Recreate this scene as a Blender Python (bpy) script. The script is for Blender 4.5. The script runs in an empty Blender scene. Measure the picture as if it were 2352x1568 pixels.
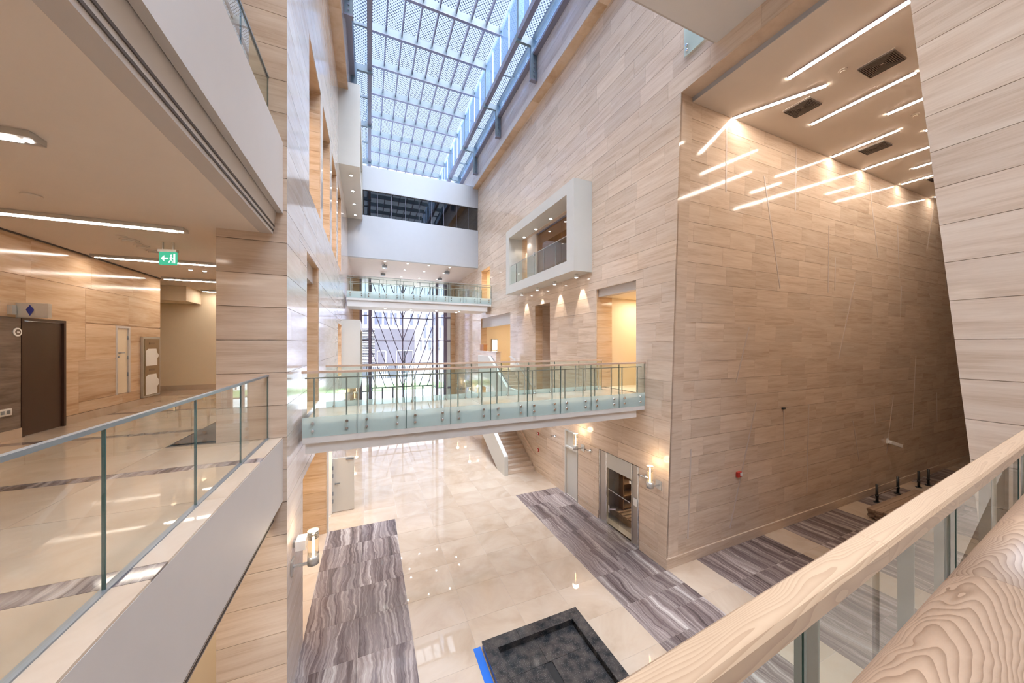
import bpy, math, random
from mathutils import Vector, Matrix
random.seed(7)
SC = bpy.context.scene
COL = SC.collection
R = math.radians

# ------------------------------------------------------------------ camera
# Eye at the origin, X across the atrium, Y along it, Z up.
cam_d = bpy.data.cameras.new('camera')
cam = bpy.data.objects.new('camera', cam_d)
COL.objects.link(cam)
cam_d.sensor_width = 36.0
cam_d.lens = 765.0 / 2352.0 * 36.0
cam_d.clip_start = 0.02
cam_d.clip_end = 500
cam_d.shift_y = 6.0 / 2352.0
YAW = math.atan(328.0 / 765.0)
cam.rotation_euler = (R(90), 0, -YAW)
cam.location = (0, 0, 0)
SC.camera = cam

# ------------------------------------------------------------------ sky, sun, exposure
world = bpy.data.worlds.new('sky')
SC.world = world
world.use_nodes = True
wn = world.node_tree
wn.nodes.clear()
w_out = wn.nodes.new('ShaderNodeOutputWorld')
w_bg = wn.nodes.new('ShaderNodeBackground')
w_tc = wn.nodes.new('ShaderNodeTexCoord')
w_sep = wn.nodes.new('ShaderNodeSeparateXYZ')
w_rmp = wn.nodes.new('ShaderNodeValToRGB')
w_rmp.color_ramp.elements[0].position = 0.0
w_rmp.color_ramp.elements[0].color = (2.6, 2.75, 3.1, 1)   # bright haze near the horizon
w_mid = w_rmp.color_ramp.elements.new(0.38)
w_mid.color = (0.86, 0.92, 1.0, 1)
w_rmp.color_ramp.elements[-1].position = 1.0
w_rmp.color_ramp.elements[-1].color = (0.68, 0.78, 1.0, 1)
wn.links.new(w_tc.outputs['Generated'], w_sep.inputs[0])
wn.links.new(w_sep.outputs['Z'], w_rmp.inputs[0])
wn.links.new(w_rmp.outputs[0], w_bg.inputs[0])
w_bg.inputs[1].default_value = 0.52
wn.links.new(w_bg.outputs[0], w_out.inputs[0])

sun_d = bpy.data.lights.new('hazy_sun', 'SUN')
sun_d.energy = 17.0
sun_d.angle = R(75)
sun_d.color = (1.0, 0.965, 0.93)
sun = bpy.data.objects.new('hazy_sun', sun_d)
sun.rotation_euler = (R(15), R(6), 0)
COL.objects.link(sun)

por_d = bpy.data.lights.new('skylight_portal', 'AREA')
por_d.shape = 'RECTANGLE'
por_d.size = 8.4
por_d.size_y = 50
por_d.cycles.is_portal = True
por = bpy.data.objects.new('skylight_portal', por_d)
por.location = (3.3, 11.2, 17.9)
COL.objects.link(por)

SC.view_settings.view_transform = 'Standard'
SC.view_settings.look = 'None'
SC.view_settings.gamma = 1.0
SC.view_settings.use_curve_mapping = False
SC.view_settings.exposure = 1.08
SC.cycles.use_denoising = True
SC.cycles.max_bounces = 10
SC.cycles.use_adaptive_sampling = True
SC.cycles.adaptive_threshold = 0.12
SC.cycles.adaptive_min_samples = 16
SC.cycles.diffuse_bounces = 4
SC.cycles.glossy_bounces = 3
SC.cycles.transmission_bounces = 8
SC.cycles.transparent_max_bounces = 20
SC.cycles.sample_clamp_indirect = 4.0
SC.cycles.caustics_reflective = False
SC.cycles.caustics_refractive = False
SC.cycles.use_light_tree = True

# levels and planes
YB = -14.0         # the hall goes on behind the camera to here
G = -6.58          # ground floor
L1 = -1.657        # our level
L2 = 3.08          # level of the upper footbridge
XL, XR = -1.35, 7.96
CH = 0.576         # stone course height
V0 = 0.07          # one course joint is here

# ------------------------------------------------------------------ materials
class NT:
    def __init__(s, name):
        s.m = bpy.data.materials.new(name)
        s.m.use_nodes = True
        s.t = s.m.node_tree
        s.t.nodes.clear()
        s.out = s.n('ShaderNodeOutputMaterial')
    def n(s, kind, **kw):
        nd = s.t.nodes.new(kind)
        for k, v in kw.items():
            setattr(nd, k, v)
        return nd
    def l(s, a, b):
        s.t.links.new(a, b)
    def setin(s, nd, **kw):
        for k, v in kw.items():
            nd.inputs[k.replace('_', ' ')].default_value = v
    def bsdf(s, rough=0.5, metal=0.0, col=None, spec=None):
        b = s.n('ShaderNodeBsdfPrincipled')
        b.inputs['Roughness'].default_value = rough
        b.inputs['Metallic'].default_value = metal
        if col: b.inputs['Base Color'].default_value = (*col, 1)
        if spec is not None: b.inputs['Specular IOR Level'].default_value = spec
        s.l(b.outputs[0], s.out.inputs[0])
        return b

def math_n(t, op, a=None, b=None, va=None, vb=None):
    m = t.n('ShaderNodeMath', operation=op)
    if a is not None: t.l(a, m.inputs[0])
    elif va is not None: m.inputs[0].default_value = va
    if b is not None: t.l(b, m.inputs[1])
    elif vb is not None: m.inputs[1].default_value = vb
    return m.outputs[0]

def position(t, scale, jump=31.0):
    """world position, shifted piece by piece (face attribute 'rnd'), then stretched"""
    g = t.n('ShaderNodeNewGeometry')
    a = t.n('ShaderNodeAttribute', attribute_name='rnd')
    j = math_n(t, 'MULTIPLY', a.outputs['Fac'], vb=jump)
    add = t.n('ShaderNodeVectorMath', operation='ADD')
    t.l(g.outputs['Position'], add.inputs[0])
    t.l(j, add.inputs[1])
    mp = t.n('ShaderNodeVectorMath', operation='MULTIPLY')
    t.l(add.outputs[0], mp.inputs[0])
    mp.inputs[1].default_value = scale
    return mp.outputs[0], a.outputs['Fac'], add.outputs[0]

def stone(name, cols, scale, rough=0.25, detail=6, dist=0.6, fine=None, jump=31.0, tone=0.16, spec=0.5, contrast=(0.3, 0.7), finek=0.45):
    t = NT(name)
    v, rnd, base = position(t, scale, jump)
    nz = t.n('ShaderNodeTexNoise')
    t.setin(nz, Scale=1.0, Detail=detail, Roughness=0.62, Distortion=dist)
    t.l(v, nz.inputs['Vector'])
    rp = t.n('ShaderNodeValToRGB')
    el = rp.color_ramp.elements
    n = len(cols)
    while len(el) < n: el.new(0.5)
    for i, c in enumerate(cols):
        el[i].position = contrast[0] + (contrast[1] - contrast[0]) * i / (n - 1)
        el[i].color = (*c, 1)
    fac = nz.outputs['Fac']
    if fine:
        v2 = t.n('ShaderNodeVectorMath', operation='MULTIPLY')
        t.l(base, v2.inputs[0]); v2.inputs[1].default_value = fine
        n2 = t.n('ShaderNodeTexNoise')
        t.setin(n2, Scale=1.0, Detail=4.0, Roughness=0.7, Distortion=0.3)
        t.l(v2.outputs[0], n2.inputs['Vector'])
        x = math_n(t, 'SUBTRACT', n2.outputs['Fac'], vb=0.5)
        x = math_n(t, 'MULTIPLY', x, vb=finek)
        fac = math_n(t, 'ADD', fac, x)
    t.l(fac, rp.inputs[0])
    # each slab a little lighter or darker
    k = math_n(t, 'MULTIPLY', rnd, vb=tone)
    k = math_n(t, 'ADD', k, vb=1.0 - tone / 2)
    mul = t.n('ShaderNodeVectorMath', operation='SCALE')
    t.l(rp.outputs[0], mul.inputs[0])
    t.l(k, mul.inputs['Scale'])
    b = t.bsdf(rough, spec=spec)
    t.l(mul.outputs[0], b.inputs['Base Color'])
    return t.m

def plain(name, col, rough=0.6, metal=0.0, noise=0.04, scale=3.0, spec=0.5):
    t = NT(name)
    b = t.bsdf(rough, metal, spec=spec)
    g = t.n('ShaderNodeNewGeometry')
    nz = t.n('ShaderNodeTexNoise')
    t.setin(nz, Scale=scale, Detail=3.0)
    t.l(g.outputs['Position'], nz.inputs['Vector'])
    k = math_n(t, 'MULTIPLY', nz.outputs['Fac'], vb=2 * noise)
    k = math_n(t, 'ADD', k, vb=1 - noise)
    mul = t.n('ShaderNodeVectorMath', operation='SCALE')
    mul.inputs[0].default_value = col
    t.l(k, mul.inputs['Scale'])
    t.l(mul.outputs[0], b.inputs['Base Color'])
    return t.m

def glow(name, col, strength):
    t = NT(name)
    e = t.n('ShaderNodeEmission')
    e.inputs[0].default_value = (*col, 1)
    e.inputs[1].default_value = strength
    t.l(e.outputs[0], t.out.inputs[0])
    return t.m

def glass(name, tint, ior=1.45, rough=0.0, milk=0.0, milkcol=(0.8, 0.9, 0.86), gain=1.0):
    t = NT(name)
    tr = t.n('ShaderNodeBsdfTransparent'); tr.inputs[0].default_value = (*tint, 1)
    gl = t.n('ShaderNodeBsdfGlossy'); gl.inputs['Roughness'].default_value = rough
    fr = t.n('ShaderNodeFresnel'); fr.inputs[0].default_value = ior
    mx = t.n('ShaderNodeMixShader')
    src = tr.outputs[0]
    if milk:
        df = t.n('ShaderNodeBsdfDiffuse'); df.inputs[0].default_value = (*milkcol, 1)
        tl = t.n('ShaderNodeBsdfTranslucent'); tl.inputs[0].default_value = (*milkcol, 1)
        m0 = t.n('ShaderNodeMixShader'); m0.inputs[0].default_value = 0.45
        t.l(df.outputs[0], m0.inputs[1]); t.l(tl.outputs[0], m0.inputs[2])
        m1 = t.n('ShaderNodeMixShader'); m1.inputs[0].default_value = milk
        t.l(tr.outputs[0], m1.inputs[1]); t.l(m0.outputs[0], m1.inputs[2])
        src = m1.outputs[0]
    gm = t.n('ShaderNodeNewGeometry')
    fb = math_n(t, 'SUBTRACT', None, gm.outputs['Backfacing'], va=1.0)
    f = math_n(t, 'MULTIPLY', fr.outputs[0], vb=gain)
    f = math_n(t, 'MULTIPLY', f, fb)
    t.l(f, mx.inputs[0]); t.l(src, mx.inputs[1]); t.l(gl.outputs[0], mx.inputs[2])
    t.l(mx.outputs[0], t.out.inputs[0])
    return t.m

def frit_glass(name):
    """roof glass printed with a diagonal grid of grey dots"""
    t = NT(name)
    g = t.n('ShaderNodeNewGeometry')
    mp = t.n('ShaderNodeMapping'); mp.inputs['Rotation'].default_value = (0, 0, R(45))
    mp.inputs['Scale'].default_value = (8.6, 8.6, 0.0)
    t.l(g.outputs['Position'], mp.inputs[0])
    vo = t.n('ShaderNodeTexVoronoi', voronoi_dimensions='2D')
    vo.inputs['Randomness'].default_value = 0.0
    vo.inputs['Scale'].default_value = 1.0
    t.l(mp.outputs[0], vo.inputs['Vector'])
    dot = math_n(t, 'LESS_THAN', vo.outputs['Distance'], vb=0.29)
    tr = t.n('ShaderNodeBsdfTransparent'); tr.inputs[0].default_value = (0.86, 0.92, 1.0, 1)
    tl = t.n('ShaderNodeBsdfTranslucent'); tl.inputs[0].default_value = (0.85, 0.88, 0.95, 1)
    m1 = t.n('ShaderNodeMixShader'); m1.inputs[0].default_value = 0.012
    t.l(tr.outputs[0], m1.inputs[1]); t.l(tl.outputs[0], m1.inputs[2])
    d1 = t.n('ShaderNodeBsdfDiffuse'); d1.inputs[0].default_value = (0.30, 0.36, 0.46, 1)
    t2 = t.n('ShaderNodeBsdfTransparent'); t2.inputs[0].default_value = (0.42, 0.50, 0.62, 1)
    m2 = t.n('ShaderNodeMixShader'); m2.inputs[0].default_value = 0.5
    t.l(d1.outputs[0], m2.inputs[1]); t.l(t2.outputs[0], m2.inputs[2])
    m3 = t.n('ShaderNodeMixShader')
    t.l(dot, m3.inputs[0]); t.l(m1.outputs[0], m3.inputs[1]); t.l(m2.outputs[0], m3.inputs[2])
    t.l(m3.outputs[0], t.out.inputs[0])
    return t.m

def wood(name, c1, c2, axis, rough=0.35, ring=9.0, stretch=0.12, ks=2.0, kd=420.0, d0=0.37, kn=3.0):
    """timber with growth rings stretched along one direction"""
    t = NT(name)
    g = t.n('ShaderNodeNewGeometry')
    a = t.n('ShaderNodeAttribute', attribute_name='rnd')
    mp = t.n('ShaderNodeMapping')
    mp.inputs['Rotation'].default_value = (0, 0, -axis)
    t.l(g.outputs['Position'], mp.inputs[0])
    mu = t.n('ShaderNodeVectorMath', operation='MULTIPLY')
    t.l(mp.outputs[0], mu.inputs[0]); mu.inputs[1].default_value = (stretch, 1.0, 1.0)
    ad = t.n('ShaderNodeVectorMath', operation='ADD')
    j = math_n(t, 'MULTIPLY', a.outputs['Fac'], vb=7.0)
    t.l(mu.outputs[0], ad.inputs[0]); t.l(j, ad.inputs[1])
    nz = t.n('ShaderNodeTexNoise')
    t.setin(nz, Scale=ring, Detail=2.0, Roughness=0.5, Distortion=0.2)
    t.l(ad.outputs[0], nz.inputs['Vector'])
    sp = t.n('ShaderNodeSeparateXYZ'); t.l(mp.outputs[0], sp.inputs[0])
    along = math_n(t, 'MULTIPLY', sp.outputs[0], vb=ks)
    ac = math_n(t, 'SUBTRACT', sp.outputs[1], vb=d0)
    wob = math_n(t, 'SUBTRACT', nz.outputs['Fac'], vb=0.5)
    wb = math_n(t, 'MULTIPLY', wob, vb=0.09)
    ac = math_n(t, 'ADD', ac, wb)
    ac = math_n(t, 'POWER', math_n(t, 'ABSOLUTE', ac), vb=1.6)
    ac = math_n(t, 'MULTIPLY', ac, vb=kd)
    w = math_n(t, 'ADD', along, ac)
    w = math_n(t, 'ADD', w, math_n(t, 'MULTIPLY', wob, vb=kn))
    w = math_n(t, 'ADD', w, math_n(t, 'MULTIPLY', a.outputs['Fac'], vb=5.3))
    w = math_n(t, 'FRACT', w)
    w = math_n(t, 'POWER', w, vb=2.2)
    n2 = t.n('ShaderNodeTexNoise')
    t.setin(n2, Scale=60.0, Detail=3.0)
    t.l(mu.outputs[0], n2.inputs['Vector'])
    x = math_n(t, 'MULTIPLY', n2.outputs['Fac'], vb=0.35)
    w = math_n(t, 'MULTIPLY', w, vb=0.75)
    w = math_n(t, 'ADD', w, x)
    rp = t.n('ShaderNodeValToRGB')
    rp.color_ramp.elements[0].color = (*c1, 1); rp.color_ramp.elements[0].position = 0.1
    rp.color_ramp.elements[1].color = (*c2, 1); rp.color_ramp.elements[1].position = 1.0
    t.l(w, rp.inputs[0])
    b = t.bsdf(rough)
    t.l(rp.outputs[0], b.inputs['Base Color'])
    return t.m

TRAV = stone('travertine', [(0.48, 0.345, 0.245), (0.64, 0.505, 0.39), (0.73, 0.61, 0.495)], (0.5, 0.5, 6.0), rough=0.09, spec=0.32, fine=(1.6, 1.6, 34.0), tone=0.15, contrast=(0.20, 0.76))
TRAV2 = stone('travertine_pale', [(0.50, 0.40, 0.33), (0.60, 0.51, 0.45), (0.68, 0.60, 0.54)], (0.30, 0.30, 3.0), rough=0.12, fine=(1.0, 1.0, 20.0), tone=0.05, contrast=(0.24, 0.74))
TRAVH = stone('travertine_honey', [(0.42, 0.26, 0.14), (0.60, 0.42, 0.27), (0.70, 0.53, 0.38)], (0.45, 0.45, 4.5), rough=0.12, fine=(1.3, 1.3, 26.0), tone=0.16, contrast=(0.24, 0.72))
JOINT = plain('mortar_shadow_gap', (0.16, 0.12, 0.09), 0.9)
CREAM = stone('cream_marble', [(0.42, 0.31, 0.22), (0.53, 0.415, 0.315), (0.60, 0.50, 0.405)], (0.7, 0.7, 0.7), rough=0.025, detail=5, dist=0.8, tone=0.06, contrast=(0.2, 0.75), spec=1.0)
def vein_marble(name):
    """brown-grey marble with long meandering veins running along the hall"""
    t = NT(name)
    v, rnd, base = position(t, (1.0, 1.0, 1.0), 1.7)
    def nz(vec, mul, det, rough=.55):
        m = t.n('ShaderNodeVectorMath', operation='MULTIPLY'); t.l(vec, m.inputs[0]); m.inputs[1].default_value = mul
        n = t.n('ShaderNodeTexNoise'); t.setin(n, Scale=1.0, Detail=det, Roughness=rough); t.l(m.outputs[0], n.inputs['Vector'])
        return n.outputs['Fac']
    off = math_n(t, 'MULTIPLY', math_n(t, 'SUBTRACT', nz(base, (1.6, .9, 0), 4.0), vb=.5), vb=.42)
    cb = t.n('ShaderNodeCombineXYZ'); t.l(off, cb.inputs[0])
    ad = t.n('ShaderNodeVectorMath', operation='ADD'); t.l(base, ad.inputs[0]); t.l(cb.outputs[0], ad.inputs[1])
    a1 = nz(ad.outputs[0], (3.4, .10, 0), 3.0)
    a2 = nz(ad.outputs[0], (17.0, .22, 0), 4.0, .6)
    a3 = nz(ad.outputs[0], (60.0, 4.0, 0), 2.0)
    f = math_n(t, 'ADD', math_n(t, 'MULTIPLY', a1, vb=.55), math_n(t, 'MULTIPLY', a2, vb=.40))
    f = math_n(t, 'ADD', f, math_n(t, 'MULTIPLY', a3, vb=.08))
    rp = t.n('ShaderNodeValToRGB'); el = rp.color_ramp.elements
    cols = [(.36, (.055, .042, .042)), (.46, (.14, .105, .10)), (.53, (.24, .19, .18)), (.60, (.40, .34, .315)), (.68, (.55, .49, .455))]
    while len(el) < len(cols): el.new(.5)
    for k, (p, c) in enumerate(cols): el[k].position = p; el[k].color = (*c, 1)
    t.l(f, rp.inputs[0])
    k = math_n(t, 'ADD', math_n(t, 'MULTIPLY', rnd, vb=.24), vb=.88)
    mul = t.n('ShaderNodeVectorMath', operation='SCALE'); t.l(rp.outputs[0], mul.inputs[0]); t.l(k, mul.inputs['Scale'])
    b = t.bsdf(0.07); t.l(mul.outputs[0], b.inputs['Base Color'])
    return t.m
GREY = vein_marble('grey_vein_marble')
GREYD = stone('grey_stone_panel', [(0.10, 0.075, 0.06), (0.24, 0.185, 0.15)], (0.5, 0.5, 5.0), rough=0.2, fine=(2, 2, 26))
PLAST = plain('white_plaster', (0.45, 0.46, 0.485), 0.55, noise=0.02)
PLASTC = plain('cream_plaster', (0.76, 0.64, 0.47), 0.6, noise=0.02)
PLASTW = plain('warm_white_plaster', (0.54, 0.50, 0.47), 0.55, noise=0.02)
CEIL = plain('ceiling_paint', (0.76, 0.68, 0.60), 0.7, noise=0.02)
BRW = plain('bridge_white', (0.70, 0.68, 0.66), 0.5, noise=0.02)
BAYW = plain('bay_white_paint', (0.58, 0.565, 0.52), 0.4, noise=0.02)
GROOVE_SHADE = plain('groove_shade', (0.09, 0.07, 0.06), 0.7)
STEEL = plain('brushed_steel', (0.60, 0.60, 0.58), 0.32, 0.75)
CHROME = plain('polished_steel', (0.75, 0.75, 0.75), 0.12, 1.0)
RAILST = plain('slate_steel_cap', (0.27, 0.30, 0.33), 0.35, 0.6)
STRUCT = plain('painted_roof_steel', (0.15, 0.19, 0.21), 0.5, 0.0)
STRUCTD = plain('dark_roof_steel', (0.20, 0.19, 0.24), 0.45, 0.1)
ALU = plain('pale_aluminium', (0.70, 0.78, 0.88), 0.4, 0.0)
MULL = plain('violet_grey_mullion', (0.20, 0.18, 0.28), 0.4, 0.3)
BROWN = plain('dark_brown_veneer', (0.055, 0.03, 0.02), 0.35)
BLACKP = plain('black_paint', (0.015, 0.015, 0.016), 0.4)
RED = plain('red_plastic', (0.42, 0.03, 0.02), 0.4)
WHITEP = plain('white_plastic', (0.80, 0.79, 0.77), 0.4)
TIMBER = stone('rough_timber', [(0.22, 0.14, 0.09), (0.40, 0.28, 0.19)], (0.5, 6, 8), rough=0.8, jump=9)
GLS = glass('clear_guard_glass', (0.915, 0.96, 0.94), gain=1.15)
GLSW = glass('warm_clear_glass', (0.965, 0.965, 0.94), gain=1.0)
FROST = glass('frosted_film', (0.86, 0.95, 0.93), milk=0.5, milkcol=(0.88, 0.97, 0.95))
GEDGE = plain('glass_joint', (0.05, 0.10, 0.09), 0.2)
DARKG = glass('dark_tinted_glass', (0.20, 0.19, 0.18), ior=1.9, gain=1.6)
BROWNG = glass('bronze_tinted_glass', (0.42, 0.36, 0.33), ior=1.7, gain=1.3)
BLUEG = glass('clerestory_glass', (0.62, 0.78, 1.0), gain=1.0)
WING = glass('window_glass', (0.78, 0.82, 0.92), gain=0.8)
FRIT = frit_glass('dotted_roof_glass')
BLUEF = plain('blue_film', (0.03, 0.16, 0.62), 0.25)
ASH_LINE = math.atan2(0.0695, 0.9976)
ASH = wood('pale_ash', (0.46, 0.315, 0.20), (0.34, 0.21, 0.125), ASH_LINE, rough=0.34, ring=7.0, stretch=0.22, ks=3.0, kd=1100.0, d0=0.37, kn=4.0)
ASHR = wood('pale_ash_round', (0.40, 0.265, 0.175), (0.21, 0.12, 0.07), ASH_LINE, rough=0.40, ring=9.0, stretch=0.55, ks=26.0, kd=620.0, d0=0.14, kn=5.0)
LAMPW = glow('lamp_white', (1.0, 0.87, 0.74), 46.0)
LAMPG = glow('gallery_lamp_white', (1.0, 0.88, 0.76), 22.0)
SPOTW = glow('downlight_glow', (1.0, 0.95, 0.92), 12.0)
SCONE = glow('sconce_tube_glow', (1.0, 0.66, 0.34), 5.0)
SGLASS = glass('sconce_glass', (1.0, 0.96, 0.88), milk=0.12, milkcol=(1, .9, .75))
GREENG = glow('exit_sign_green', (0.05, 0.33, 0.19), 0.8)
WHITEG = glow('exit_sign_white', (0.8, 1.0, 0.9), 0.7)
def granite():
    t = NT('black_granite')
    g = t.n('ShaderNodeNewGeometry')
    vo = t.n('ShaderNodeTexVoronoi'); vo.inputs['Scale'].default_value = 55
    t.l(g.outputs['Position'], vo.inputs['Vector'])
    s = math_n(t, 'LESS_THAN', vo.outputs['Distance'], vb=0.16)
    nz = t.n('ShaderNodeTexNoise'); t.setin(nz, Scale=5.0, Detail=5.0)
    t.l(g.outputs['Position'], nz.inputs['Vector'])
    rp = t.n('ShaderNodeValToRGB')
    rp.color_ramp.elements[0].color = (0.018, 0.02, 0.024, 1); rp.color_ramp.elements[0].position = .35
    rp.color_ramp.elements[1].color = (0.07, 0.062, 0.058, 1); rp.color_ramp.elements[1].position = .65
    t.l(nz.outputs['Fac'], rp.inputs[0])
    mx = t.n('ShaderNodeMixRGB'); mx.inputs[2].default_value = (0.25, 0.25, 0.25, 1)
    t.l(s, mx.inputs[0]); t.l(rp.outputs[0], mx.inputs[1])
    b = t.bsdf(0.09)
    t.l(mx.outputs[0], b.inputs['Base Color'])
    return t.m
GRAN = granite()

# ------------------------------------------------------------------ mesh helpers
class MB:
    """collects shapes; build() links them as ONE mesh object"""
    def __init__(s):
        s.v = []; s.f = []; s.r = []; s.sm = []
    def add(s, verts, faces, rnd=None, smooth=False):
        o = len(s.v)
        s.v += [tuple(p) for p in verts]
        r = random.random() if rnd is None else rnd
        for f in faces:
            s.f.append([i + o for i in f]); s.r.append(r); s.sm.append(smooth)
        return s
    def box(s, x0, x1, y0, y1, z0, z1, rnd=None):
        return s.add([(x0,y0,z0),(x1,y0,z0),(x1,y1,z0),(x0,y1,z0),(x0,y0,z1),(x1,y0,z1),(x1,y1,z1),(x0,y1,z1)],
                     [(3,2,1,0),(4,5,6,7),(0,1,5,4),(1,2,6,5),(2,3,7,6),(3,0,4,7)], rnd)
    def prism(s, poly, ext, rnd=None, smooth=False):
        """poly: 3D points in order, ext: extrusion vector"""
        n = len(poly); e = Vector(ext)
        p = [Vector(q) for q in poly]
        nrm = Vector((0,0,0))
        for i in range(n):
            nrm += (p[i] - p[0]).cross(p[(i+1) % n] - p[0])
        if nrm.dot(e) < 0: p.reverse()
        vs = p + [q + e for q in p]
        fs = [tuple(reversed(range(n))), tuple(range(n, 2*n))]
        s.add(vs, fs, rnd)
        o = len(s.v) - 2*n
        r = s.r[-1]
        for i in range(n):
            j = (i+1) % n
            s.f.append([o+i, o+j, o+n+j, o+n+i]); s.r.append(r); s.sm.append(smooth)
        return s
    def bar(s, a, b, w, h, up=(0,0,1), rnd=None):
        """rectangular bar from a to b, w across, h along up"""
        a, b = Vector(a), Vector(b); d = (b-a).normalized()
        side = d.cross(Vector(up))
        if side.length < 1e-5: side = d.cross(Vector((0,1,0)))
        side.normalize(); u = side.cross(d).normalized()
        q = [a - side*w/2 - u*h/2, a + side*w/2 - u*h/2, a + side*w/2 + u*h/2, a - side*w/2 + u*h/2]
        return s.prism(q, b-a, rnd)
    def cyl(s, a, b, r, n=12, r2=None, rnd=None):
        a, b = Vector(a), Vector(b); d = (b-a).normalized()
        x = d.orthogonal().normalized(); y = d.cross(x)
        r2 = r if r2 is None else r2
        A = [a + (x*math.cos(2*math.pi*i/n) + y*math.sin(2*math.pi*i/n))*r for i in range(n)]
        B = [b + (x*math.cos(2*math.pi*i/n) + y*math.sin(2*math.pi*i/n))*r2 for i in range(n)]
        o = len(s.v); s.v += [tuple(p) for p in A+B]
        rr = random.random() if rnd is None else rnd
        def F(f, sm): s.f.append([o+i for i in f]); s.r.append(rr); s.sm.append(sm)
        F(list(reversed(range(n))), False); F(list(range(n, 2*n)), False)
        for i in range(n):
            j = (i+1) % n
            F([i, j, n+j, n+i], True)
        return s
    def build(s, name, mat, parent=None, **props):
        me = bpy.data.meshes.new(name)
        me.from_pydata(s.v, [], s.f)
        me.materials.append(mat)
        at = me.attributes.new('rnd', 'FLOAT', 'FACE')
        at.data.foreach_set('value', s.r)
        me.polygons.foreach_set('use_smooth', s.sm)
        me.update()
        o = bpy.data.objects.new(name, me)
        COL.objects.link(o)
        if parent is not None: o.parent = parent
        for k, v in props.items(): o[k] = v
        return o

def box(name, mat, x0, x1, y0, y1, z0, z1, parent=None, **props):
    return MB().box(x0, x1, y0, y1, z0, z1).build(name, mat, parent, **props)

def struct(name, mb, mat, parent=None):
    o = mb.build(name, mat, parent)
    if parent is None: o['kind'] = 'structure'
    return o

def shell(name, loc=(0, 0, 0)):
    o = bpy.data.objects.new(name, None); COL.objects.link(o); o.location = loc
    o['kind'] = 'structure'
    return o

def thing(name, label, cat, group=None, loc=(0, 0, 0), rz=0.0):
    o = bpy.data.objects.new(name, None); COL.objects.link(o)
    o.location = loc; o.rotation_euler = (0, 0, rz)
    o['label'] = label; o['category'] = cat
    if group: o['group'] = group
    return o

def tag(o, label, cat, group=None):
    o['label'] = label; o['category'] = cat
    if group: o['group'] = group
    return o

def copy_tree(o, parent=None, top=True):
    c = o.copy(); COL.objects.link(c)
    if not top: c.parent = parent
    for ch in list(o.children): copy_tree(ch, c, False)
    return c

def place(proto_list, maker, loc, rz, label, cat, group):
    """first call builds, the later ones copy"""
    if not proto_list:
        o = maker(); proto_list.append(o)
    else:
        o = copy_tree(proto_list[0])
    o.location = loc; o.rotation_euler = (0, 0, rz)
    tag(o, label, cat, group)
    return o

# ------------------------------------------------------------------ stone cladding
def clip_poly(poly, clipper):
    """Sutherland-Hodgman, both counter-clockwise"""
    out = poly
    m = len(clipper)
    for i in range(m):
        ax, ay = clipper[i]; bx, by = clipper[(i+1) % m]
        def inside(p): return (bx-ax)*(p[1]-ay) - (by-ay)*(p[0]-ax) >= -1e-9
        def cross(p, q):
            d1 = (bx-ax)*(p[1]-ay) - (by-ay)*(p[0]-ax)
            d2 = (bx-ax)*(q[1]-ay) - (by-ay)*(q[0]-ax)
            t = d1/(d1-d2)
            return (p[0]+(q[0]-p[0])*t, p[1]+(q[1]-p[1])*t)
        new = []
        for k in range(len(out)):
            p, q = out[k], out[(k+1) % len(out)]
            if inside(p):
                new.append(p)
                if not inside(q): new.append(cross(p, q))
            elif inside(q): new.append(cross(p, q))
        out = new
        if len(out) < 3: return []
    return out

def cut_rect(rects, h):
    res = []
    for (a, b, c, d) in rects:
        if h[0] >= b or h[1] <= a or h[2] >= d or h[3] <= c:
            res.append((a, b, c, d)); continue
        if c < h[2]: res.append((a, b, c, h[2]))
        if d > h[3]: res.append((a, b, h[3], d))
        c2, d2 = max(c, h[2]), min(d, h[3])
        if a < h[0]: res.append((a, h[0], c2, d2))
        if b > h[1]: res.append((h[1], b, c2, d2))
    return res

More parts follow.
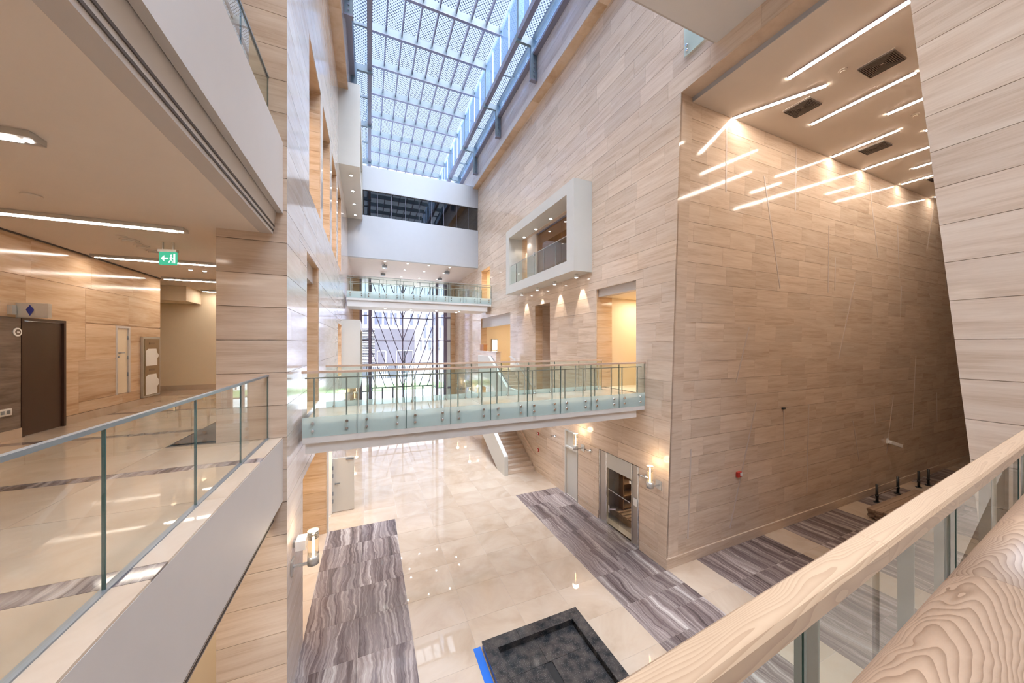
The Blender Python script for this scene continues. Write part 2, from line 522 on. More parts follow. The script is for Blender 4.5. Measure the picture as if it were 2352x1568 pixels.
def clad(parent, O, U, V, N, outlines, holes, rows, lens, mat, t=0.02, gap=0.008, maxn=300, name='stone_panel', stagger=True, reach=None):
    """thin stone slabs over a wall: each slab is a part of the wall"""
    O, U, V, N = map(Vector, (O, U, V, N))
    cells = []
    for (v0, v1) in rows:
        for ol in outlines:
            us = [p[0] for p in ol]; umin, umax = min(us), max(us)
            vs = [p[1] for p in ol]
            if v1 <= min(vs) or v0 >= max(vs): continue
            rr = random.Random(int(v0*1000)+int(umin*10))
            u = umin - (rr.random()*lens[0] if stagger else 0)
            while u < umax:
                L = lens[0] + (lens[1]-lens[0])*rr.random()
                u1 = u + L
                if umax - u1 < 0.12: u1 = umax + .01
                rects = [(max(u, umin), min(u1, umax), v0, v1)]
                if rects[0][1] - rects[0][0] > .02:
                    for h in holes: rects = cut_rect(rects, h)
                    for (a, b, c, d) in rects:
                        if b-a < 0.03 or d-c < 0.03: continue
                        g = gap/2; k = gap*.18
                        q = clip_poly([(a+k, c+g), (b-k, c+g), (b-k, d-g), (a+k, d-g)], ol)
                        if len(q) >= 3: cells.append((q, rr.random()))
                u = u1
    def key(c):
        x = sum(p[0] for p in c[0])/len(c[0]); y = sum(p[1] for p in c[0])/len(c[0])
        w = O + U*x + V*y
        f = Vector((math.sin(YAW), math.cos(YAW), 0)); yc = w.dot(f)
        if yc < 0.3: return 1e6 + w.length
        xc = (w.x*math.cos(YAW) - w.y*math.sin(YAW))/yc
        if abs(xc) > 1.62 or abs(w.z/yc) > 1.1: return 1e4 + w.length
        return w.length
    cells.sort(key=key)
    def put(mb, c):
        mb.prism([O + U*a + V*b - N*(t*2) for a, b in c[0]], N*(t*3), rnd=c[1])
    for c in cells[:maxn]:
        mb = MB(); put(mb, c); mb.build(name, mat, parent)
    if len(cells) > maxn:
        mb = MB()
        for c in cells[maxn:]: put(mb, c)
        mb.build(name + '_field', mat, parent, kind='stuff')

def course_rows(z0, z1, h=CH, base=V0):
    rows = []; k = math.floor((z0 - base)/h) - 1
    while base + k*h < z1:
        a, b = max(z0, base + k*h), min(z1, base + (k+1)*h)
        if b - a > 0.04: rows.append((a, b))
        k += 1
    return rows

def wall_core(mb, axis, face, thick, u0, u1, z0, z1, holes):
    """solid wall on plane axis=face, going to face+thick, with rectangular holes (u0,u1,z0,z1)"""
    us = sorted({u0, u1} | {h for q in holes for h in q[:2] if u0 < h < u1})
    zs = sorted({z0, z1} | {h for q in holes for h in q[2:] if z0 < h < z1})
    lo, hi = min(face, face+thick), max(face, face+thick)
    for a, b in zip(us, us[1:]):
        run = None
        for c, d in zip(zs, zs[1:]):
            m, n = (a+b)/2, (c+d)/2
            solid = not any(h[0] < m < h[1] and h[2] < n < h[3] for h in holes)
            if solid: run = (run[0], d) if run else (c, d)
            if (not solid or d == zs[-1]) and run:
                if axis == 'x': mb.box(lo, hi, a, b, run[0], run[1], 0.5)
                else: mb.box(a, b, lo, hi, run[0], run[1], 0.5)
                run = None

# ================================================================== SETTING
# ---- right wall (plane X = XR)
right_holes = [(8.35, 10.41, L1, 2.08), (13.96, 15.52, -2.9, 2.0), (18.84, 24.66, L1, 1.95), (22.61, 24.58, L2, 5.62),
               (11.25, 17.1, 3.25, 5.85), (11.63, 12.63, G, -3.72), (8.22, 10.26, G, -3.94), (23.5, 24.5, G, -3.2)]
wr = MB()
wr.prism([(XR+.02, 7.17, G), (XR+.02, 8.0, G), (XR+.02, 8.0, 6.98), (XR+.02, 6.65, 6.98)], (0.45, 0, 0), 0.5)
wall_core(wr, 'x', XR+.02, 0.45, 8.0, 36.5, G, 12.3, right_holes)
wr.box(XR+.02, XR+.47, YB, 8.0, 6.98, 12.3, .5)
wall_right = struct('wall_right', wr, TRAV)
clad(wall_right, (XR+.02, 0, 0), (0, 1, 0), (0, 0, 1), (-1, 0, 0),
     [[(7.17, G), (34.0, G), (34.0, 6.98), (6.65, 6.98)], [(YB, 6.98), (34.0, 6.98), (34.0, 12.3), (YB, 12.3)]],
     right_holes + [(YB, 34, G, -6.27)], course_rows(-6.27, 12.3), (1.1, 1.9), TRAV)
for i, (a, b) in enumerate([(7.16, 8.2), (10.28, 11.61), (12.65, 15.5)]):
    box('baseboard_right', TRAV, XR-.012, XR+.03, a, b, G, -6.275, kind='structure')
# right pier that frames the corridor mouth, its edge leans
wp = MB()
wp.prism([(XR+.02, YB, G), (XR+.02, 1.41, G), (XR+.02, 2.51, 6.98), (XR+.02, YB, 6.98)], (0.5, 0, 0), .5)
wall_pier = struct('wall_near_right', wp, TRAV)
clad(wall_pier, (XR+.02, 0, 0), (0, 1, 0), (0, 0, 1), (-1, 0, 0),
     [[(YB, G), (1.41, G), (2.51, 6.98), (YB, 6.98)]], [], course_rows(G, 6.98), (7.0, 8.0), TRAV)
# upper walls oversail the lower ones, with a stone soffit
for side, xa, xb in (('right', 7.55, 8.5), ('left', -1.9, -0.95)):
    u = MB().box(xa, xb, YB, 36.5, 12.3, 14.05, .5)
    w = struct('wall_upper_' + side, u, TRAV2)
    fx = xa if side == 'right' else xb
    nx = -1 if side == 'right' else 1
    clad(w, (fx, 0, 0), (0, 1, 0), (0, 0, 1), (nx, 0, 0), [[(YB, 12.3), (25.5, 12.3), (25.5, 14.05), (YB, 14.05)]], [],
         course_rows(12.3, 14.05), (1.2, 1.9), TRAV2 if side == 'right' else TRAV2, maxn=120)
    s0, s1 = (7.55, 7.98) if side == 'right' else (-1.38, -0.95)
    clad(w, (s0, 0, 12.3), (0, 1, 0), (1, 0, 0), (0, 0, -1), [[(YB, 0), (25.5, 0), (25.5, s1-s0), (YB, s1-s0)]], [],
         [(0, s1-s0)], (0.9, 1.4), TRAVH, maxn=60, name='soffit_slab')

# ---- left wall (plane X = XL)
left_holes = [(9.45, 11.6, 3.75, 7.6), (12.1, 14.25, 3.75, 7.6), (14.8, 16.9, 3.75, 7.6), (17.5, 19.6, 3.75, 7.6),
              (9.13, 11.18, L1, 2.2), (17.6, 19.9, L1, 1.0), (8.6, 13.2, G, -3.0), (13.36, 14.66, G, -3.3)]
wl = MB()
wall_core(wl, 'x', XL-.02, -0.96, 7.07, 36.5, G, 12.3, left_holes)
wall_left = struct('wall_left', wl, TRAVH)
clad(wall_left, (XL-.02, 0, 0), (0, 1, 0), (0, 0, 1), (1, 0, 0), [[(7.05, G), (34, G), (34, 12.3), (7.05, 12.3)]],
     left_holes, course_rows(G, 12.3), (1.3, 2.2), TRAV2, maxn=300)
# pier end face towards us (plane Y = 7.05)
wq = MB()
wq.box(-2.35, XL-.02, 7.07, 7.2, G, 1.94, .5)
wq.box(-5.9, XL-.02, 7.07, 7.3, 3.3, 12.3, .5)
wall_pl = struct('wall_pier_left', wq, TRAV)
clad(wall_pl, (0, 7.07, 0), (1, 0, 0), (0, 0, 1), (0, -1, 0), [[(-2.35, G), (XL, G), (XL, 3.3), (-2.35, 3.3)], [(-5.9, 3.3), (XL, 3.3), (XL, 12.3), (-5.9, 12.3)]],
     [], course_rows(G, 12.3), (2.3, 2.9), TRAV, stagger=False)
# stone lining of the far jambs of the openings (they face us)
for (a, b, c, d) in left_holes[:7]:
    clad(wall_left, (0, b+.004, 0), (1, 0, 0), (0, 0, 1), (0, -1, 0), [[(XL-.96, c), (XL-.03, c), (XL-.03, d), (XL-.96, d)]], [],
         course_rows(c, d), (2, 2.5), TRAVH, t=.012, stagger=False, name='jamb_slab')
for (a, b, c, d) in right_holes[:4]:
    clad(wall_right, (0, b+.004, 0), (1, 0, 0), (0, 0, 1), (0, -1, 0), [[(XR+.03, c), (XR+(.74 if b < 11 else .44), c), (XR+(.74 if b < 11 else .44), d), (XR+.03, d)]], [],
         course_rows(c, d), (2, 2.5), TRAVH, t=.012, stagger=False, name='jamb_slab')

# rooms seen through the openings
def alcove(name, x0, x1, y0, y1, z0, z1, mat, open_side, t=0.08, lamp=None):
    mb = MB()
    mb.box(x0-t, x1+t, y0-t, y1+t, z0-t, z0); mb.box(x0-t, x1+t, y0-t, y1+t, z1, z1+t)
    mb.box(x0-t, x1+t, y0-t, y0, z0, z1); mb.box(x0-t, x1+t, y1, y1+t, z0, z1)
    if open_side != 'x0': mb.box(x0-t, x0, y0, y1, z0, z1)
    if open_side != 'x1': mb.box(x1, x1+t, y0, y1, z0, z1)
    o = struct(name, mb, mat)
    if lamp:  # unseen area light added to fill the room, no fitting modelled
        ld = bpy.data.lights.new('room_fill', 'AREA'); ld.size = 1.2; ld.energy = lamp; ld.color = (1, .82, .60)
        lo = bpy.data.objects.new('room_fill', ld); lo.location = ((x0+x1)/2, (y0+y1)/2, z1-.05); COL.objects.link(lo)
    return o
xr = XR + .47
alcove('wall_passage', xr, 11.4, 8.3, 10.50, L1, 1.80, PLASTC, 'x0', lamp=36)
alcove('wall_niche', xr, xr+.5, 13.9, 15.6, -2.9, 2.0, TRAV, 'x0')
alcove('wall_reception', xr, 12.5, 18.8, 24.75, L1, 1.95, PLASTC, 'x0', lamp=60)
alcove('wall_upper_lobby', xr, 11.0, 22.5, 24.7, L2, 5.62, PLASTC, 'x0', lamp=40)
alcove('wall_bay_room', xr, 10.6, 11.2, 17.15, 3.15, 5.9, PLASTC, 'x0', lamp=70)
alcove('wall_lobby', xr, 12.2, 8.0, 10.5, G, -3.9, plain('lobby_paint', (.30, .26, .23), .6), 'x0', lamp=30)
alcove('wall_lobby_far', xr, 9.6, 23.4, 24.6, G, -3.2, PLASTC, 'x0', lamp=12)
xl = XL - .98
for i, h in enumerate(left_holes[:4]):
    alcove('wall_left_room', -4.2, xl, h[0]-.05, h[1]+.05, h[2], h[3], PLASTC, 'x1', lamp=35)
alcove('wall_left_hall', -4.2, xl, 8.5, 13.3, G, -3.0, PLASTC, 'x1', lamp=60)
alcove('wall_left_service', -3.4, xl, 13.36, 14.66, G, -3.3, PLASTW, 'x1', lamp=45)

# ---- corridor: leaning stone wall, ceiling, floor handled with the ground floor
dz = 6.86 - G
Vc = Vector((0, -.51, 13.44)).normalized(); sc_ = Vc.z
wc = MB()
wc.prism([(XR+.01, 7.19, G), (XR+.01, 7.7, G), (XR+.01, 7.7, 6.98), (XR+.01, 6.67, 6.98)], (24.5, 0, 0), .5)
wall_corr = struct('wall_corridor', wc, TRAV)
crow = [((a-G)/sc_, (b-G)/sc_) for a, b in course_rows(-6.27, 6.86)]
clad(wall_corr, (0, 7.19, G), (1, 0, 0), tuple(Vc), (0, -Vc.z, Vc.y), [[(XR, 0.3/sc_), (32.4, .3/sc_), (32.4, dz/sc_), (XR, dz/sc_)]], [],
     crow, (1.1, 1.75), TRAV)
bb = MB().prism([(XR-.01, 7.14, G), (XR-.01, 7.3, G), (XR-.01, 7.3, -6.27), (XR-.01, 7.125, -6.27)], (24.4, 0, 0))
struct('baseboard_corridor', bb, TRAV)
struct('wall_corridor_end', MB().box(32.3, 32.6, 0, 7.5, G, 6.98), GREYD)
struct('wall_corridor_side', MB().box(XR+.5, 32.3, 0.2, 0.5, G, 6.98), TRAV)
struct('ceiling_corridor', MB().box(XR+.475, 32.4, 0.2, 6.9, 6.86, 7.1), CEIL)
struct('trim_corridor_mouth', MB().box(XR+.455, XR+.474, 0.2, 6.68, 6.86, 6.98), PLAST)
# inlaid metal strips in the leaning wall
def on_corr(x, z, off=0.0):
    y = 7.17 - .51*(z-G)/13.44 - off
    return Vector((x, y, z))
INLAY = plain('bronze_inlay', (0.55, 0.46, 0.40), 0.3, 0.0)
for (a, b, c, d) in [(9.89, 6.63, 9.97, 4.62), (11.78, 5.46, 12.9, 1.9), (13.47, 6.70, 13.58, 4.61), (18.52, 6.58, 19.6, 3.6), (24.79, 6.8, 24.28, 4.5),
                     (15.74, 4.4, 15.9, 1.95), (21.17, 5.16, 21.6, 2.9), (16.28, 3.3, 16.36, 2.05), (17.81, 2.47, 16.87, -.58), (21.84, 2.6, 21.95, 1.1),
                     (11.32, .54, 10.78, -1.23), (11.86, -1.94, 10.75, -5.96), (13.41, -2.32, 13.56, -3.79), (14.96, -2.22, 15.09, -5.6),
                     (19.9, -2.43, 20.11, -3.41), (18.21, -3.14, 18.9, -4.9), (21.68, -2.32, 21.3, -4.9), (23.73, -.53, 23.8, -4.07),
                     (26.33, -2.44, 26.61, -3.93), (8.83, -3.14, 8.83, -5.86), (26.64, 4.56, 26.71, 2.7)]:
    p, q = on_corr(a, b, .002), on_corr(c, d, .002)
    MB().bar(p, q, 0.055, 0.014, up=(0, -1, 0)).build('inlay_strip', INLAY, wall_corr)

# ---- ground floor
GROUT = plain('pale_grout', (0.50, 0.43, 0.37), 0.7)
fl = MB().box(-8, 32.6, YB-.4, 37.6, G-.4, G-.003)
floor = struct('floor', fl, GROUT)
tiles = []
def tile_field(x0, x1, y0, y1, nx, ny, kind, jog=False):
    dx, dy = (x1-x0)/nx, (y1-y0)/ny
    for i in range(nx):
        for j in range(ny):
            o = dy*.5 if (jog and i % 2) else 0
            a, b = y0+j*dy+o, y0+(j+1)*dy+o
            tiles.append((x0+i*dx, x0+(i+1)*dx, a, min(b, y1), kind))
        if jog and i % 2: tiles.append((x0+i*dx, x0+(i+1)*dx, y0, y0+dy*.5, kind))
M = 1.115
y13 = 13.27
tile_field(XL, .9, y13-24*M, y13, 2, 24, 'g')
tile_field(5.86, 8.0, y13-6*M, y13, 2, 6, 'g', True)
tile_field(5.86, 8.0, y13-24*M, y13-6*M, 2, 18, 'g', True)
tile_field(.9, 5.86, y13-24*M, y13, 4, 24, 'c')
tile_field(XL, 8.0, y13, y13+20*M, 8, 20, 'c')
tile_field(-5.0, XL, y13-24*M, y13+M, 3, 25, 'c')
for a, b, k in [(8.0, 9.2, 'c'), (9.2, 12.5, 'g'), (12.5, 13.6, 'c'), (13.6, 17.2, 'g'), (17.2, 18.8, 'c'), (18.8, 22.4, 'g'), (22.4, 23.9, 'c'), (23.9, 28, 'g'), (28, 32.3, 'c')]:
    n = max(1, round((b-a)/1.15))
    tile_field(a, b, 0.5, 7.14, n, 6, k)
def tkey(c):
    w = Vector(((c[0]+c[1])/2, (c[2]+c[3])/2, G))
    yc = w.x*math.sin(YAW) + w.y*math.cos(YAW)
    if yc < .5: return 1e5
    xc = (w.x*math.cos(YAW) - w.y*math.sin(YAW))/yc
    return w.length + (0 if (abs(xc) < 1.6 and 6.58/yc < 1.1) else 1e4)
tiles.sort(key=tkey)
def tile_mb(mb, c):
    g = .0025
    mb.box(c[0]+g, c[1]-g, c[2]+g, c[3]-g, G-.03, G)
for c in tiles[:300]:
    mb = MB(); tile_mb(mb, c)
    mb.build('floor_tile', GREY if c[4] == 'g' else CREAM, floor)
for kk, mm, nn in (('g', GREY, 'grey_tile_field'), ('c', CREAM, 'cream_tile_field')):
    mb = MB()
    for c in tiles[300:]:
        if c[4] == kk: tile_mb(mb, c)
    if mb.v: mb.build(nn, mm, floor, kind='stuff')

# ---- our level on the left: gallery slab, floor, fascia, ceiling and walls
def fascia(name, ztop, y0, y1, deep=1.28):
    """deep white edge beam with two dark strips painted as the shade of its grooves"""
    e = shell(name)
    zb = ztop - deep
    MB().prism([(-1.41, y0, ztop-.021), (-1.41, y0, zb), (-1.50, y0, zb), (-1.50, y0, zb+.10), (-1.75, y0, zb+.1), (-1.75, y0, ztop-.021)], (0, y1-y0, 0)).build('edge_beam', PLASTW, e)
    MB().prism([(-1.505, y0, zb+.05), (-1.56, y0, zb-.38), (-1.75, y0, zb-.38), (-1.75, y0, zb+.05)], (0, y1-y0, 0)).build('lower_beam', PLASTW, e)
    for k in (0, 1):
        x = (-1.541, -1.551)[k]; z = zb - (.225, .305)[k]
        MB().box(x-.012, x+.008, y0, y1, z-.028, z).build('groove_shade_strip', GROOVE_SHADE, e)  # dark strip puts the groove's shade into the colour
    return e
fascia('trim_gallery_edge', L1, YB, 7.06, 1.13)
fascia('trim_upper_gallery_edge', 3.6, YB, 7.06)
fg = MB().box(-8, -1.75, YB, 16, L1-.5, L1-.012)
fg.box(-5.6, -1.75, 7.2, 7.3, L1-.5, L1-.012)
floor_g = struct('floor_gallery', fg, JOINT)
ty = [-3.0]
ys = [(YB, -3, 'c', 8), (-3, 3.16, 'c', 5), (3.16, 3.37, 'g', 1), (3.37, 5.70, 'c', 2), (5.70, 5.90, 'g', 1), (5.90, 8.2, 'c', 2), (8.2, 8.4, 'g', 1), (8.4, 10.9, 'c', 2), (10.9, 11.1, 'g', 1), (11.1, 15.7, 'c', 4)]
for a, b, k, n in ys:
    for j in range(n):
        y0_, y1_ = a+(b-a)*j/n, a+(b-a)*(j+1)/n
        for x0_, x1_ in [(-1.66, -1.41)] + [(-1.66-1.35*(i+1), -1.66-1.35*i) for i in range(3)] + [(-8, -5.71)]:
            if y0_ > 7.0 and x1_ > -2.4: continue
            if x0_ < -6 and y1_ < 13: continue
            y1c = min(y1_, 7.05) if x1_ > -2.0 else y1_
            MB().box(x0_+.002, x1_-.002, y0_+.002, y1c-.002, L1-.02, L1).build('gallery_tile', GREY if k == 'g' else CREAM, floor_g)
struct('ceiling_gallery', MB().box(-8, -1.751, YB, 16, 1.94, 2.3), CEIL)
struct('floor_upper_gallery', MB().box(-6, -1.76, YB, 16, 3.2, 3.58), CREAM)
wg_holes = [(8.85, 9.79, L1, .47), (11.25, 11.77, L1+.42, .45)]
wg = MB(); wall_core(wg, 'x', -5.69, -.3, YB, 13.13, L1, 1.94, wg_holes)
wall_g = struct('wall_gallery', wg, TRAVH)
clad(wall_g, (-5.69, 0, 0), (0, 1, 0), (0, 0, 1), (1, 0, 0), [[(YB, L1+.18), (13.13, L1+.18), (13.13, 1.94), (YB, 1.94)]],
     wg_holes + [(7.0, 8.85, L1, .47)], [(L1+.18, -.35), (-.35, .47), (.47, 1.22), (1.22, 1.94)], (1.15, 1.5), TRAVH)
for a, b in [(6.9, 8.85), (9.79, 13.13)]:
    box('baseboard_gallery', CREAM, -5.7, -5.655, a, b, L1, L1+.178, kind='structure')
box('stone_panel', GREYD, -5.7, -5.667, 7.0, 8.845, L1+.18, .465, parent=wall_g)
box('trim_ceiling_gallery', GROOVE_SHADE, -5.665, -5.63, YB, 13.1, 1.915, 1.938, kind='structure')  # dark strip painted in for the shade of the cornice groove
struct('wall_gallery_end', MB().box(-8, -2.3, 15.7, 15.9, L1, 1.94), PLASTC)
struct('baseboard_gallery_end', MB().box(-8, -2.35, 15.67, 15.7, L1, L1+.18), CREAM)
struct('wall_gallery_return', MB().box(-8.2, -8, 13, 15.9, L1, 1.94).box(-8, -5.7, 13.0, 13.12, L1, 1.94), PLASTC)
struct('trim_bulkhead', MB().box(-8, -5.65, 14.6, 15.69, 1.45, 1.94), PLASTC)
# upper gallery back wall and roof, ground level behind the pier
struct('wall_upper_gallery', MB().box(-6.1, -5.9, YB, 7.2, 3.5, 14.0), TRAV)
struct('ceiling_upper_gallery', MB().box(-6.1, -1.95, YB, 7.1, 12.3, 12.6), CEIL)
struct('wall_ground_left', MB().box(-5.2, -5.0, YB, 16, G, L1-.5).box(-5.0, -2.35, 7.5, 7.6, G, L1-.5), PLASTC)
for gx, gy, gw in ((-2.9, 5.2, 42), (-3.2, -1.0, 40)):  # unseen fill lights added to brighten the pier and ground level walls
    ld = bpy.data.lights.new('room_fill', 'AREA'); ld.size = 1.0; ld.energy = gw; ld.color = (1, .88, .74)
    lo = bpy.data.objects.new('room_fill', ld); lo.location = (gx, gy, L1-.56); COL.objects.link(lo)
# behind the camera
struct('wall_back', MB().box(-8, 9, YB-.4, YB, G, 18), TRAV)
# doors in the gallery wall
def door(name, x, y0, y1, z0, z1, mat, nx, framemat, handle=True, leaf_in=.06):
    e = shell(name)
    f = MB(); w = .05
    xa, xb = sorted((x - nx*.02, x + nx*.012)) if nx > 0 else sorted((x + .02, x - .012))
    xa, xb = min(x-.05*nx, x+.012*nx), max(x-.05*nx, x+.012*nx)
    f.box(xa, xb, y0, y0+w, z0, z1); f.box(xa, xb, y1-w, y1, z0, z1); f.box(xa, xb, y0+w, y1-w, z1-w, z1)
    f.build('door_frame', framemat, e)
    c = x - nx*leaf_in
    lf = box('door_leaf', mat, min(c, c-nx*.05), max(c, c-nx*.05), y0+w+.004, y1-w-.004, z0+.008, z1-w-.004, parent=e)
    if handle:
        hy = y0+w+.09
        MB().cyl((c, hy, z0+1.02), (c+nx*.05, hy, z0+1.02), .012, 8).bar((c+nx*.05, hy-.01, z0+1.02), (c+nx*.05, hy+.13, z0+1.02), .02, .02).cyl((c, hy, z0+.92), (c+nx*.012, hy, z0+.92), .022, 10).build('door_handle', RAILST, lf)
        for hz in (.25, .5, .8):
            MB().cyl((c+nx*.012, y1-w-.01, z0+(z1-z0)*hz), (c+nx*.012, y1-w-.01, z0+(z1-z0)*hz+.1), .012, 8).build('hinge', RAILST, lf)
    return e
door('door_1', -5.67, 8.85, 9.79, L1, .47, BROWN, 1, BROWN, False, .02)
door('door_2', -5.67, 11.25, 11.77, L1+.42, .45, PLASTC, 1, PLASTW, True, .02)

# ---- ground doors on the right
d3 = shell('door_3')
f = MB()
x0_, x1_ = XR-.02, XR+.06
f.box(x0_, x1_, 11.64, 11.70, G, -3.74); f.box(x0_, x1_, 12.56, 12.62, G, -3.74); f.box(x0_, x1_, 11.7, 12.56, -3.80, -3.74); f.box(x0_, x1_, 11.7, 12.56, -4.52, -4.44)
f.build('door_frame', BAYW, d3)
box('door_leaf', BAYW, XR+.07, XR+.12, 11.7, 12.56, G, -4.52, parent=d3)
box('transom_panel', BAYW, XR+.07, XR+.1, 11.7, 12.56, -4.44, -3.8, parent=d3)
d4 = shell('door_4')
f = MB()
for yy in (8.25, 8.53, 9.82, 10.2): f.box(XR-.01, XR+.08, yy-.02, yy+.02, G+.002, -3.96)
f.box(XR+.0, XR+.07, 8.262, 10.178, G+.002, G+.05)
f.build('door_frame', CHROME, d4)
for a, b in ((8.26, 8.51), (9.84, 10.18)):
    MB().box(XR+.01, XR+.05, a, b, G+.05, -3.96).build('side_panel', plain('steel_panel', (.46, .42, .38), .35, .7), d4)
box('head_panel', BAYW, XR+.0, XR+.06, 8.55, 9.80, -4.48, -3.96, parent=d4)
gl1 = MB().box(XR+.03, XR+.045, 9.2, 9.80, G+.05, -4.5).build('glass_leaf', GLSW, d4)
# the open glass leaf swings out into the hall
lf = MB().prism([(XR+.0, 8.58, G+.02), (XR-.62, 8.98, G+.02), (XR-.62, 8.98, -4.5), (XR+.0, 8.58, -4.5)], (.012*.54, .012*.84, 0)).build('glass_leaf', GLSW, d4)
MB().bar((XR-.60, 8.95, -5.5), (XR-.42, 8.83, -5.5), .03, .05).bar((XR-.60, 8.95, -5.62), (XR-.60, 8.95, -5.38), .03, .03).build('door_handle', CHROME, lf)
MB().box(XR-.03, XR+.02, 8.54, 8.62, -4.62, -4.52).build('patch_fitting', CHROME, d4)
MB().bar((XR-.02, 8.6, -5.25), (XR+.03, 9.75, -5.25), .02, .03).build('push_bar', CHROME, d4)
tag(MB().box(XR-.035, XR-.005, 8.28, 8.44, -5.25, -5.02).build('card_reader', WHITEP), 'small pale card reader on the steel panel right of the glass door', 'card reader')
# timber shelf unit and pallet inside the lobby
su = thing('shelf_unit', 'brown timber shelf unit standing inside the lobby behind the glass door', 'shelf', loc=(8.85, 9.95, G-.08))
WALN = plain('walnut_board', (0.22, 0.12, 0.06), 0.5)
MB().box(0, .05, 0 , .45, .35, 2.3).build('side_panel', WALN, su); MB().box(.95, 1.0, 0 , .45, .35, 2.3).build('side_panel', WALN, su)
for k in range(5): MB().box(.05, .95, 0, .45, .4+k*.45, .43+k*.45).build('shelf', WALN, su)
MB().box(.05, .95, .87 , .45, .35, 2.3).build('back_panel', WALN, su)
pa = thing('timber_pallet', 'slatted timber pallet under the shelf unit in the lobby', 'pallet', loc=(8.6, 9.28, G))
for k in range(6): MB().box(0, 1.7, k*.2, k*.2+.14, .22, .26).build('slat', TIMBER, pa)
for k in range(3): MB().box(k*.8, k*.8+.1, 0, 1.14, .0, .22).build('bearer', TIMBER, pa)

# ---- service door on the left, leaf standing open
d5 = shell('door_5')
f = MB()
f.box(XL-.3, XL+.03, 13.37, 13.46, G+.002, -3.31); f.box(XL-.3, XL+.03, 14.56, 14.65, G+.002, -3.31); f.box(XL-.3, XL+.028, 13.46, 14.56, -3.40, -3.31); f.box(XL+.004, XL+.03, 13.22, 13.37, G+.002, -3.2); f.box(XL+.004, XL+.03, 14.65, 14.76, G+.002, -3.2)
f.build('door_frame', WHITEP, d5)
lf = box('door_leaf', BAYW, XL+.03, XL+.80, 14.68, 14.73, G+.03, -4.47, parent=d5)
MB().bar((XL+.14, 14.66, -5.45), (XL+.30, 14.66, -5.45), .02, .03).cyl((XL+.14, 14.69, -5.45), (XL+.14, 14.64, -5.45), .03, 10).build('door_handle', RAILST, lf)
for hz in (-6.2, -5.9, -5.2, -4.9): MB().box(XL+.032, XL+.07, 14.655, 14.679, hz, hz+.14).build('hinge', RAILST, lf)
box('door_closer', RAILST, XL+.5, XL+.78, 14.65, 14.68, -4.56, -4.51, parent=lf)

# ================================================================== SKYLIGHT
sk = shell('window_1')        # the roof light over the atrium
ZR, ZL = 17.2, 14.85
XA, XB = 0.03, 6.57           # main roof edges
XC, XD = -.75, 7.35           # outer edges of the low side roofs
PY = [14.5 + 2.42*k for k in range(-12, 10)]
def plate(mb, x0, x1, z0, z1, y, t=.14): mb.box(x0, x1, y-t/2, y+t/2, z0, z1)
for k, y in enumerate(PY):
    mb = MB(); plate(mb, XA-.1, XB+.1, ZR-.42, ZR-.03, y, .13); mb.build('purlin', STRUCT, sk)
    MB().box(XA-.1, XB+.1, y-.075, y+.075, ZR-.45, ZR-.42).build('purlin_flange', STRUCTD, sk)
    if k % 2 == 0:
        for xm, s in ((XB, 1), (XA, -1)):
            mb = MB()
            a, b = sorted((xm-.05*s, xm+.25*s)); plate(mb, a, b, ZL-.1, ZR-.42, y)
            a, b = sorted((xm-.15*s, xm+.95*s)); plate(mb, a, b, ZL-.42, ZL-.1, y)
            a, b = sorted((xm+.62*s, xm+.92*s)); plate(mb, a, b, 12.85, ZL-.42, y, .16)
            mb.build('frame_bracket', STRUCT, sk)
            a, b = sorted((xm+.60*s, xm+.94*s)); MB().box(a, b, y-.10, y+.10, 12.78, 12.85).build('bracket_shoe', STRUCTD, sk)
            bo = MB()
            for q in range(4): bo.cyl((xm+.77*s, y-.08, 13.0+q*.2), (xm+.77*s, y-.12, 13.0+q*.2), .03, 6)
            bo.build('bolt_row', STRUCTD, sk, kind='stuff')
    else:
        for xm, s in ((XB, 1), (XA, -1)):
            a, b = sorted((xm+.1*s, xm+.8*s)); MB().box(a, b, y-.05, y+.05, ZL-.14, ZL-.03).build('side_purlin', STRUCT, sk)
NX = 8
px = [XA + (XB-XA)*i/NX for i in range(NX+1)]
for x in px[1:-1]: MB().box(x-.032, x+.032, PY[0], PY[-1], ZR-.24, ZR+.02).build('glazing_bar', STRUCTD, sk)
for x in (XA, XB): MB().box(x-.06, x+.06, PY[0], PY[-1], ZR-.2, ZR+.04).build('edge_bar', ALU, sk)
pane_me = []
rest = MB()
cnt = 0
for j in sorted(range(len(PY)-1), key=lambda q: PY[q] < 5):
    for i in range(NX):
        if cnt < 128: MB().box(px[i]+.03, px[i+1]-.03, PY[j], PY[j+1], ZR, ZR+.012).build('roof_pane', FRIT, sk)
        else: rest.box(px[i]+.03, px[i+1]-.03, PY[j], PY[j+1], ZR, ZR+.012)
        cnt += 1
